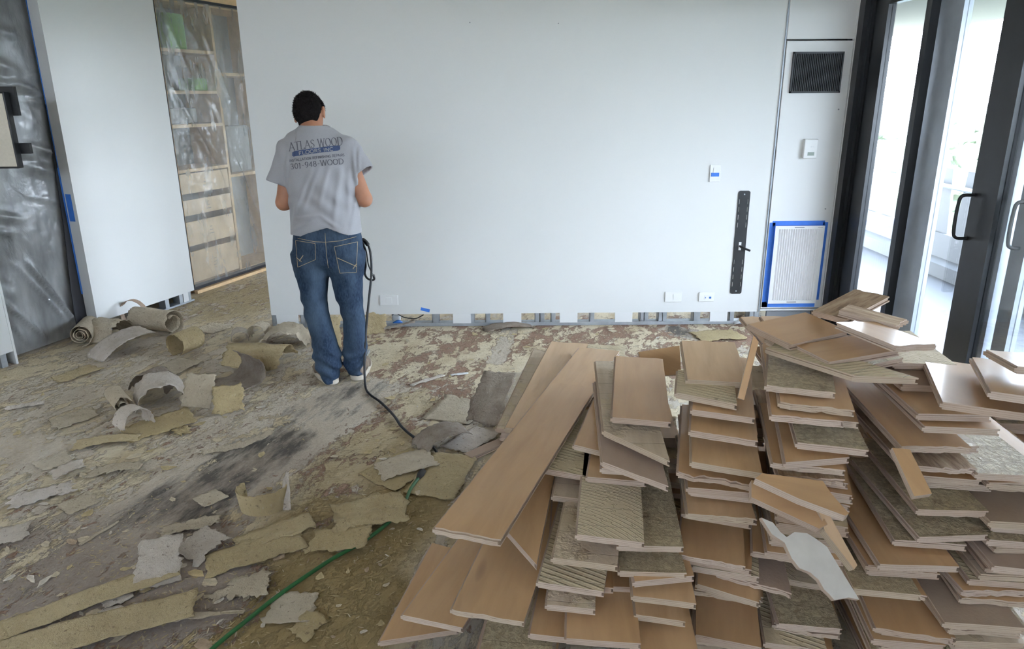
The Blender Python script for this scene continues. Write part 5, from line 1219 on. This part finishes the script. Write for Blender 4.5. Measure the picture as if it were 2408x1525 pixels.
for (a, b, c, d_, wd, am) in ((735, 400, 695, 500, .016, .012), (752, 395, 710, 512, .014, .011), (775, 390, 755, 485, .014, .010), (800, 398, 790, 530, .018, .012), (818, 400, 822, 520, .016, .008), (690, 512, 760, 503, .010, .012), (690, 540, 750, 512, .012, .012),
                            (760, 505, 800, 532, .012, .010), (838, 335, 842, 420, .010, .010), (826, 345, 836, 440, .010, .010), (672, 355, 672, 440, .010, .010), (700, 470, 690, 530, .012, .010), (840, 440, 826, 545, .014, .010)):
    p_, q_ = PX(a, b, 4.09), PX(c, d_, 4.09); ax_, az_ = q_[0] - p_[0], q_[2] - p_[2]; L2 = ax_ * ax_ + az_ * az_
    tt = np.clip(((X3 - p_[0]) * ax_ + (Z3 - p_[2]) * az_) / L2, 0, 1); dd = np.hypot(X3 - p_[0] - tt * ax_, Z3 - p_[2] - tt * az_)
    fold = fold - am * (np.exp(-(dd / wd) ** 2) - .55 * np.exp(-(dd / (wd * 2.2)) ** 2)) * np.sin(np.pi * (tt * .8 + .1)) * (Y3 < 4.25)
sv.S = sv.S + fold
inner = sv.S + .014
zh = np.interp(u[:, 0, 0], [PX(684, 568, 4.1)[0] - PX(768, 450, 4.1)[0], PX(730, 548, 4.1)[0] - PX(768, 450, 4.1)[0], 0.0, PX(805, 548, 4.1)[0] - PX(768, 450, 4.1)[0], PX(850, 567, 4.1)[0] - PX(768, 450, 4.1)[0]],
               [PX(684, 569, 4.05)[2], PX(730, 548, 4.05)[2], PX(765, 535, 4.05)[2], PX(805, 549, 4.05)[2], PX(850, 567, 4.05)[2]])[:, None, None]
arm_l = np.array(tl1) - np.array(tl0); arm_l /= np.linalg.norm(arm_l); arm_r = np.array(tr1) - np.array(tr0); arm_r /= np.linalg.norm(arm_r)
def beyond(p, ax, lim): return np.where(lim, (X3 - p[0]) * ax[0] + (Y3 - p[1]) * ax[1] + (Z3 - p[2]) * ax[2], -9)
cutA = beyond(tl1, arm_l, X3 < PX(676, 430, 4.17)[0]); cutB = beyond(tr1, arm_r, X3 > PX(843, 410, 4.17)[0])
neckc = np.sqrt(((X3 - nc[0]) / .064) ** 2 + ((Y3 - nc[1] - .02) / .068) ** 2) - 1 + 0 * Z3
sv.S = np.maximum.reduce([sv.S, -inner, zh - Z3, cutA, cutB, -neckc * .05])
shirt = sv.mesh('t_shirt', 'shirt_grey', person)
# ---- jeans
jv = Vol((-1.40, 3.90, .0), (-.66, 4.44, 1.12), .0065)
hip = [(528, 692, 846), (560, 688, 852), (590, 690, 853), (615, 696, 850), (640, 712, 838)]
jv.loft(rows(hip, Ysp, lambda y: float(np.interp(y, [528, 575, 612, 640], [.115, .135, .115, .055]))), k=.001, pw=2.2)
Yl = lambda y: float(np.interp(y, [600, 700, 800, 900], [4.185, 4.17, 4.13, 4.10])); Yr = lambda y: float(np.interp(y, [600, 700, 800, 900], [4.19, 4.185, 4.175, 4.17]))
ll = [(600, 692, 776), (633, 695, 774), (670, 705, 771), (710, 713, 769), (748, 720, 775), (789, 732, 786), (822, 736, 797), (845, 739, 803), (868, 748, 801), (893, 766, 797)]
rl = [(600, 772, 853), (633, 777, 852), (681, 786, 853), (719, 800, 853), (748, 807, 857), (789, 809, 861), (816, 808, 864), (845, 809, 861), (872, 818, 857)]
dp = lambda y: float(np.interp(y, [600, 680, 760, 830, 870, 895], [.10, .092, .075, .078, .085, .07]))
hipS = jv.S; jv.S = np.full_like(hipS, 9.0)
jv.loft(rows(ll, Yl, dp), k=.001, pw=2.1); jv.loft(rows(rl, Yr, dp), k=.004, pw=2.1); jv.S = smin(jv.S, hipS, .045)
X3, Y3, Z3 = np.broadcast_arrays(jv.x, jv.y, jv.z); u = X3 - PX(774, 700, 4.1)[0]
wr = .007 * np.sin(85 * Z3 + 18 * u + 2.5 * np.sin(22 * u)) * np.exp(-((Z3 - .13) / .10) ** 2) + .005 * np.sin(60 * Z3 - 30 * u) * np.exp(-((Z3 - .47) / .10) ** 2)
wr = wr * np.clip((4.17 - Y3) / .05 + .35, .25, 1) + .005 * np.sin(38 * (Z3 + .9 * u) + 1.5) * np.clip((4.15 - Y3) / .05, 0, 1) * np.exp(-((Z3 - .66) / .10) ** 2) + .003 * np.sin(31 * u + 9 * Z3 + 2 * np.sin(7 * Z3))
jv.S = jv.S + wr
jv.S = np.maximum(jv.S, PX(770, 533, 4.05)[2] - .0 - 9 + 9 - 2 + (Z3 - PX(770, 533, 4.05)[2]) * 1 if False else Z3 - PX(770, 531, 4.05)[2])
jeans = jv.mesh('jeans', 'denim', person)
def bvh_of(o): return BVHTree.FromPolygons([v.co[:] for v in o.data.vertices], [p.vertices[:] for p in o.data.polygons])
Bs, Bj = bvh_of(shirt), bvh_of(jeans)
def drape(px, bv, off):
    d = Vector(ray(*px)).normalized(); h = bv.ray_cast(Vector(CC), d)
    if h[0] is None: return None
    return h[0] - d * off
def strips(lines, wpx, bv, off, step=2.0):
    """flat strokes laid on cloth: lines are polylines in image rows and columns"""
    V = []; F = []
    for ln in lines:
        pts = []
        for a, b in zip(ln[:-1], ln[1:]):
            n = max(1, int(math.hypot(b[0] - a[0], b[1] - a[1]) / step)); pts += [(a[0] + (b[0] - a[0]) * i / n, a[1] + (b[1] - a[1]) * i / n) for i in range(n)]
        pts.append(ln[-1]); b0 = len(V); ok = True; rowv = []
        for i, p in enumerate(pts):
            q0, q1 = pts[max(0, i - 1)], pts[min(len(pts) - 1, i + 1)]; dx, dy = q1[0] - q0[0], q1[1] - q0[1]; L = math.hypot(dx, dy) + 1e-9
            wv = wpx(dx / L, dy / L) if callable(wpx) else wpx; nx_, ny_ = -dy / L * wv / 2, dx / L * wv / 2
            A, B = drape((p[0] + nx_, p[1] + ny_), bv, off), drape((p[0] - nx_, p[1] - ny_), bv, off)
            if A is None or B is None: ok = False; break
            rowv += [A, B]
        if not ok: continue
        V += rowv; F += [(b0 + 2 * i, b0 + 2 * i + 1, b0 + 2 * i + 3, b0 + 2 * i + 2) for i in range(len(pts) - 1)]
    return V, F
def patch(poly_fn, nu, nv, bv, off):
    V = []; F = []
    for i in range(nu):
        for j in range(nv): V.append(drape(poly_fn(i / (nu - 1), j / (nv - 1)), bv, off))
    for i in range(nu - 1):
        for j in range(nv - 1):
            q = (i * nv + j, (i + 1) * nv + j, (i + 1) * nv + j + 1, i * nv + j + 1)
            if all(V[k] is not None for k in q): F.append(q)
    V = [v if v is not None else Vector((0, 0, 0)) for v in V]; return V, F
def ellp(cx, cyy, rx, ry, a0=0, a1=360, n=18): return [(cx + rx * math.cos(R_(a0 + (a1 - a0) * i / n)), cyy + ry * math.sin(R_(a0 + (a1 - a0) * i / n))) for i in range(n + 1)]
GLY = {  # stroke letters on a unit cell, y up
 'A': (.9, [[(0, 0), (.42, 1)], [(.42, 1), (.88, 0)], [(.18, .36), (.70, .36)]]), 'T': (.8, [[(.4, 0), (.4, 1)], [(0, 1), (.8, 1)]]), 'L': (.7, [[(.12, 0), (.12, 1)], [(.12, 0), (.68, 0), (.68, .18)]]),
 'S': (.62, [[(.56, .82), (.46, .96), (.28, 1), (.1, .92), (.06, .74), (.16, .6), (.44, .46), (.56, .3), (.52, .1), (.32, 0), (.12, .04), (.04, .2)]]), 'W': (1.15, [[(0, 1), (.28, 0)], [(.28, 0), (.56, 1)], [(.56, 1), (.84, 0)], [(.84, 0), (1.12, 1)]]),
 'O': (.92, [ellp(.46, .5, .42, .5)]), 'D': (.88, [[(.12, 0), (.12, 1)], [(.12, 1), (.42, 1)] + ellp(.42, .5, .42, .5, 90, -90, 12) + [(.12, 0)]]),
 'F': (.7, [[(.12, 0), (.12, 1)], [(.12, 1), (.66, 1)], [(.12, .52), (.52, .52)]]), 'R': (.8, [[(.12, 0), (.12, 1)], [(.12, 1), (.42, 1)] + ellp(.42, .75, .26, .25, 90, -90, 8) + [(.12, .5)], [(.4, .5), (.76, 0)]]),
 'I': (.34, [[(.16, 0), (.16, 1)]]), 'N': (.88, [[(.1, 0), (.1, 1)], [(.1, 1), (.76, 0)], [(.76, 0), (.76, 1)]]), 'C': (.84, [ellp(.46, .5, .42, .5, 45, 315, 14)]), 'E': (.7, [[(.12, 0), (.12, 1)], [(.12, 1), (.64, 1)], [(.12, .52), (.52, .52)], [(.12, 0), (.66, 0)]]),
 'H': (.88, [[(.1, 0), (.1, 1)], [(.76, 0), (.76, 1)], [(.1, .5), (.76, .5)]]), 'G': (.9, [ellp(.46, .5, .42, .5, 45, 330, 14) + [(.84, .42), (.58, .42)]]), 'P': (.74, [[(.12, 0), (.12, 1)], [(.12, 1), (.42, 1)] + ellp(.42, .74, .26, .26, 90, -90, 8) + [(.12, .48)]]),
 '3': (.62, [[(.06, .85), (.2, 1), (.42, .96), (.5, .78), (.4, .58), (.22, .52)], [(.22, .52), (.46, .46), (.56, .26), (.42, .04), (.2, 0), (.04, .14)]]), '0': (.64, [ellp(.32, .5, .26, .5)]), '1': (.42, [[(.06, .82), (.22, 1), (.22, 0)]]),
 '9': (.64, [ellp(.32, .7, .25, .3), [(.57, .7), (.54, .3), (.4, .06), (.18, 0)]]), '4': (.66, [[(.48, 0), (.48, 1), (.04, .3), (.64, .3)]]), '8': (.62, [ellp(.3, .74, .2, .26), ellp(.3, .25, .26, .25)]), '-': (.5, [[(.08, .42), (.42, .42)]]), ' ': (.42, [])}
def text(s_, p0, p1, hgt, wf, serif, arc=0.0):
    tot = sum(GLY[c][0] for c in s_) + .12 * (len(s_) - 1); lines = []; x = 0.0
    ux = (np.array(p1) - np.array(p0)); nrm = np.array([ux[1], -ux[0]]) / np.linalg.norm(ux)
    def mp(gx, gy): t = gx / tot; q = np.array(p0) + ux * t + nrm * (gy * hgt + arc * 4 * t * (1 - t)); return (q[0], q[1])
    for c in s_:
        wd, st = GLY[c]
        for ln in st:
            lines.append([mp(x + a, b) for a, b in ln])
            if serif and c != 'O':
                for (a, b) in (ln[0], ln[-1]):
                    if b in (0, 1) and c in 'ATLWFRDNIHP1': lines.append([mp(x + a - .13, b), mp(x + a + .13, b)])
        x += wd + .12
    return strips(lines, wf, Bs, .0022, 1.5)
def letters(name, s_, p0, p1, h, wf, serif, mat, arc=0):
    V, F = text(s_, p0, p1, h, wf, serif, arc)
    if F: o = mk(name, V, F, mat); o.parent = shirt
letters('lettering', 'ATLAS WOOD', (681, 355), (806, 341), 19, lambda dx, dy: 1.0 + 1.5 * max(0, abs(dy) * (1 if dx * dy >= 0 else .35)), True, 'print_navy', 1.5)
V, F = patch(lambda a, b: (687 + 113 * a + (4 if (b in (0, 1) and a in (0, 1)) else 0) * (1 if a < .5 else -1), 361 - 15 * a - 4 * a * (1 - a) - 5 + b * 12.5), 24, 6, Bs, .0012)
o = mk('banner', V, F, 'print_blue'); o.parent = shirt
letters('lettering', 'FLOORS INC', (703, 364.5), (784, 354), 8, 1.7, False, 'print_grey', 1)
letters('lettering', 'INSTALLATION REFINISHING REPAIRS', (681, 381), (810, 367), 6, 1.1, False, 'print_navy', 1)
letters('lettering', '301-948-WOOD', (684, 398), (808, 385), 12.5, lambda dx, dy: 1.0 + 1.0 * abs(dy), True, 'print_navy', 1)
# ---- pockets and seams
def quad(A, B, C_, D_): return lambda a, b: tuple((np.array(A) * (1 - a) + np.array(B) * a) * (1 - b) + (np.array(D_) * (1 - a) + np.array(C_) * a) * b)
for nm, A, B, C_, D_ in (('left', (695, 565), (741, 572), (742, 610), (700, 628)), ('right', (786, 580), (841, 568), (838, 640), (799, 642))):
    V, F = patch(quad(A, B, C_, D_), 12, 14, Bj, .003); pk = mk('pocket', V, F, 'denim', smooth=True); pk.parent = jeans
    V, F = strips([[A, B], [B, C_], [C_, D_], [D_, A]], 1.0, Bj, .0045); o = mk('stitching', V, F, 'stitch'); o.parent = pk
V, F = strips([[(697, 605), (709, 615)], [(703, 614), (713, 600)], [(793, 606), (838, 626)], [(830, 632), (838, 620)]], 1.6, Bj, .005); o = mk('pocket_embroidery', V, F, 'stitch'); o.parent = jeans
V, F = strips([[(764, 536), (765, 560), (768, 600), (772, 630)], [(700, 560), (740, 568), (766, 569), (800, 566), (838, 556)]], 1.0, Bj, .0025); o = mk('seam', V, F, 'stitch'); o.parent = jeans
V, F = patch(quad((761, 534), (767, 534), (767, 548), (761, 548)), 4, 6, Bj, .006); o = mk('belt_loop', V, F, 'denim'); o.parent = jeans
# ---- shoes
def shoe(heel, ang, pitch):
    h_ = Vector((heel[0], heel[1], 0)); c, s_ = math.cos(ang), math.sin(ang)
    f = lambda x, y, z: (h_.x + x * c + y * s_, h_.y - x * s_ + y * c, z)
    sv_ = Vol((h_.x - .36, h_.y - .15, -.005), (h_.x + .22, h_.y + .40, .19), .0055)
    P = [f(0, .05, .055), f(0, .12, .06), f(0, .20, .045), f(0, .25, .04)]
    sv_.caps(P[0], P[1], .042, .042, .02).caps(P[1], P[2], .044, .042, .02).caps(P[2], P[3], .042, .034, .02).caps(f(0, .05, .06), f(0, .055, .12), .042, .045, .02)
    sv_.S = np.maximum(sv_.S, .016 - np.broadcast_to(sv_.z, sv_.S.shape)); sv_.S = np.maximum(sv_.S, np.broadcast_to(sv_.z, sv_.S.shape) - .125)
    o = sv_.mesh('shoe', 'shoe_leather', person)
    s2 = Vol((h_.x - .36, h_.y - .15, -.006), (h_.x + .22, h_.y + .40, .06), .0055)
    s2.caps(f(0, .045, .02), f(0, .14, .02), .047, .043, .01, (1, 1, .8)).caps(f(0, .14, .02), f(0, .255, .02), .046, .037, .01, (1, 1, .8))
    s2.S = np.maximum.reduce([s2.S, np.broadcast_to(s2.z, s2.S.shape) - .034, .001 - np.broadcast_to(s2.z, s2.S.shape)])
    q = s2.mesh('sole', 'shoe_sole', None); q.parent = o
    V = []; 
    return o
a = onz(782, 905); shoe((a[0] + .01, a[1]), -.62, 0); b = onz(838, 896); shoe((b[0], b[1]), .05, 0)
# ---- the power tool in his hands, its cord running to the green one
tp = (hl + hr) / 2 + np.array([0, .045, -.012])
e = empty('power_tool', tuple(tp)); tag(e, 'black power scraper with a dangling strap held at the worker waist', 'tool')
xr_ = PX(868, 575, 4.36)
kids(e, [('handle_bar', MB().tube([(hl[0] - .05, tp[1], tp[2]), (hr[0] + .045, tp[1], tp[2])], .015, 10), 'black_metal'),
         ('motor_body', MB().tube(spline([(hr[0] - .02, tp[1], tp[2]), (hr[0] - .01, 4.40, tp[2] - .09), tuple(PX(838, 560, 4.35)), tuple(PX(856, 566, 4.33))], 6), [.03] * 14 + [.024, .02, .018, .016, .014], 12), 'black_metal'),
         ('shaft', MB().tube([(hr[0] - .01, tp[1] + .0, tp[2]), (PX(833, 700, 4.5)[0], tp[1] + .08, .02)], .014, 10), 'galvanised'),
         ('scraper_blade', MB().box(PX(833, 700, 4.5)[0] - .05, PX(833, 700, 4.5)[0] + .05, tp[1] + .06, tp[1] + .16, .004, .02), 'galvanised')])
st = [PX(x, y, 4.30) for x, y in ((855, 572), (858, 600), (860, 622), (858, 640), (862, 652), (872, 658), (880, 656), (878, 645))]
child(MB().tube(spline([tuple(p) for p in st], 6), .007, 6), 'strap', 'black_metal', e, True)
child(MB().tube(spline([tuple(PX(x, y, 4.29)) for x, y in ((853, 568), (861, 590), (866, 620), (872, 636), (880, 652))], 6), .004, 6), 'thin_strap', 'black_metal', e, True)
k1 = [PX(x, y, Y) for x, y, Y in ((853, 563, 4.33), (862, 571, 4.31), (869, 585, 4.29), (873, 612, 4.27), (873, 650, 4.25), (868, 700, 4.22), (863, 750, 4.19), (859, 800, 4.15))]
k2 = [onz(857, 880, .10) * 0 + PX(857, 850, 4.12)] + [onz(x, y, .008) for x, y in ((859, 905), (868, 925), (895, 945), (925, 975), (945, 1003), (975, 1028), (1005, 1040), (1022, 1055), (1027, 1068), (1018, 1088), (1000, 1105), (993, 1116))]
rr = [.013 if i < 12 else .007 for i in range((len(k1) + len(k2) - 1) * 8 + 1)]
child(MB().tube(spline([tuple(p) for p in k1 + k2], 8), rr, 8), 'power_cord', 'cable_black', e, True)
# thin cord of the ear plugs
for pts in ([(697, 296), (696, 306), (697, 314)], [(771, 289), (776, 290), (779, 296), (778, 302)]):
    o = MB().tube(spline([tuple(PX(x, y, 4.27)) for x, y in pts], 5), .0012, 5).build('earplug_cord', 'plate_white', None); o.parent = person
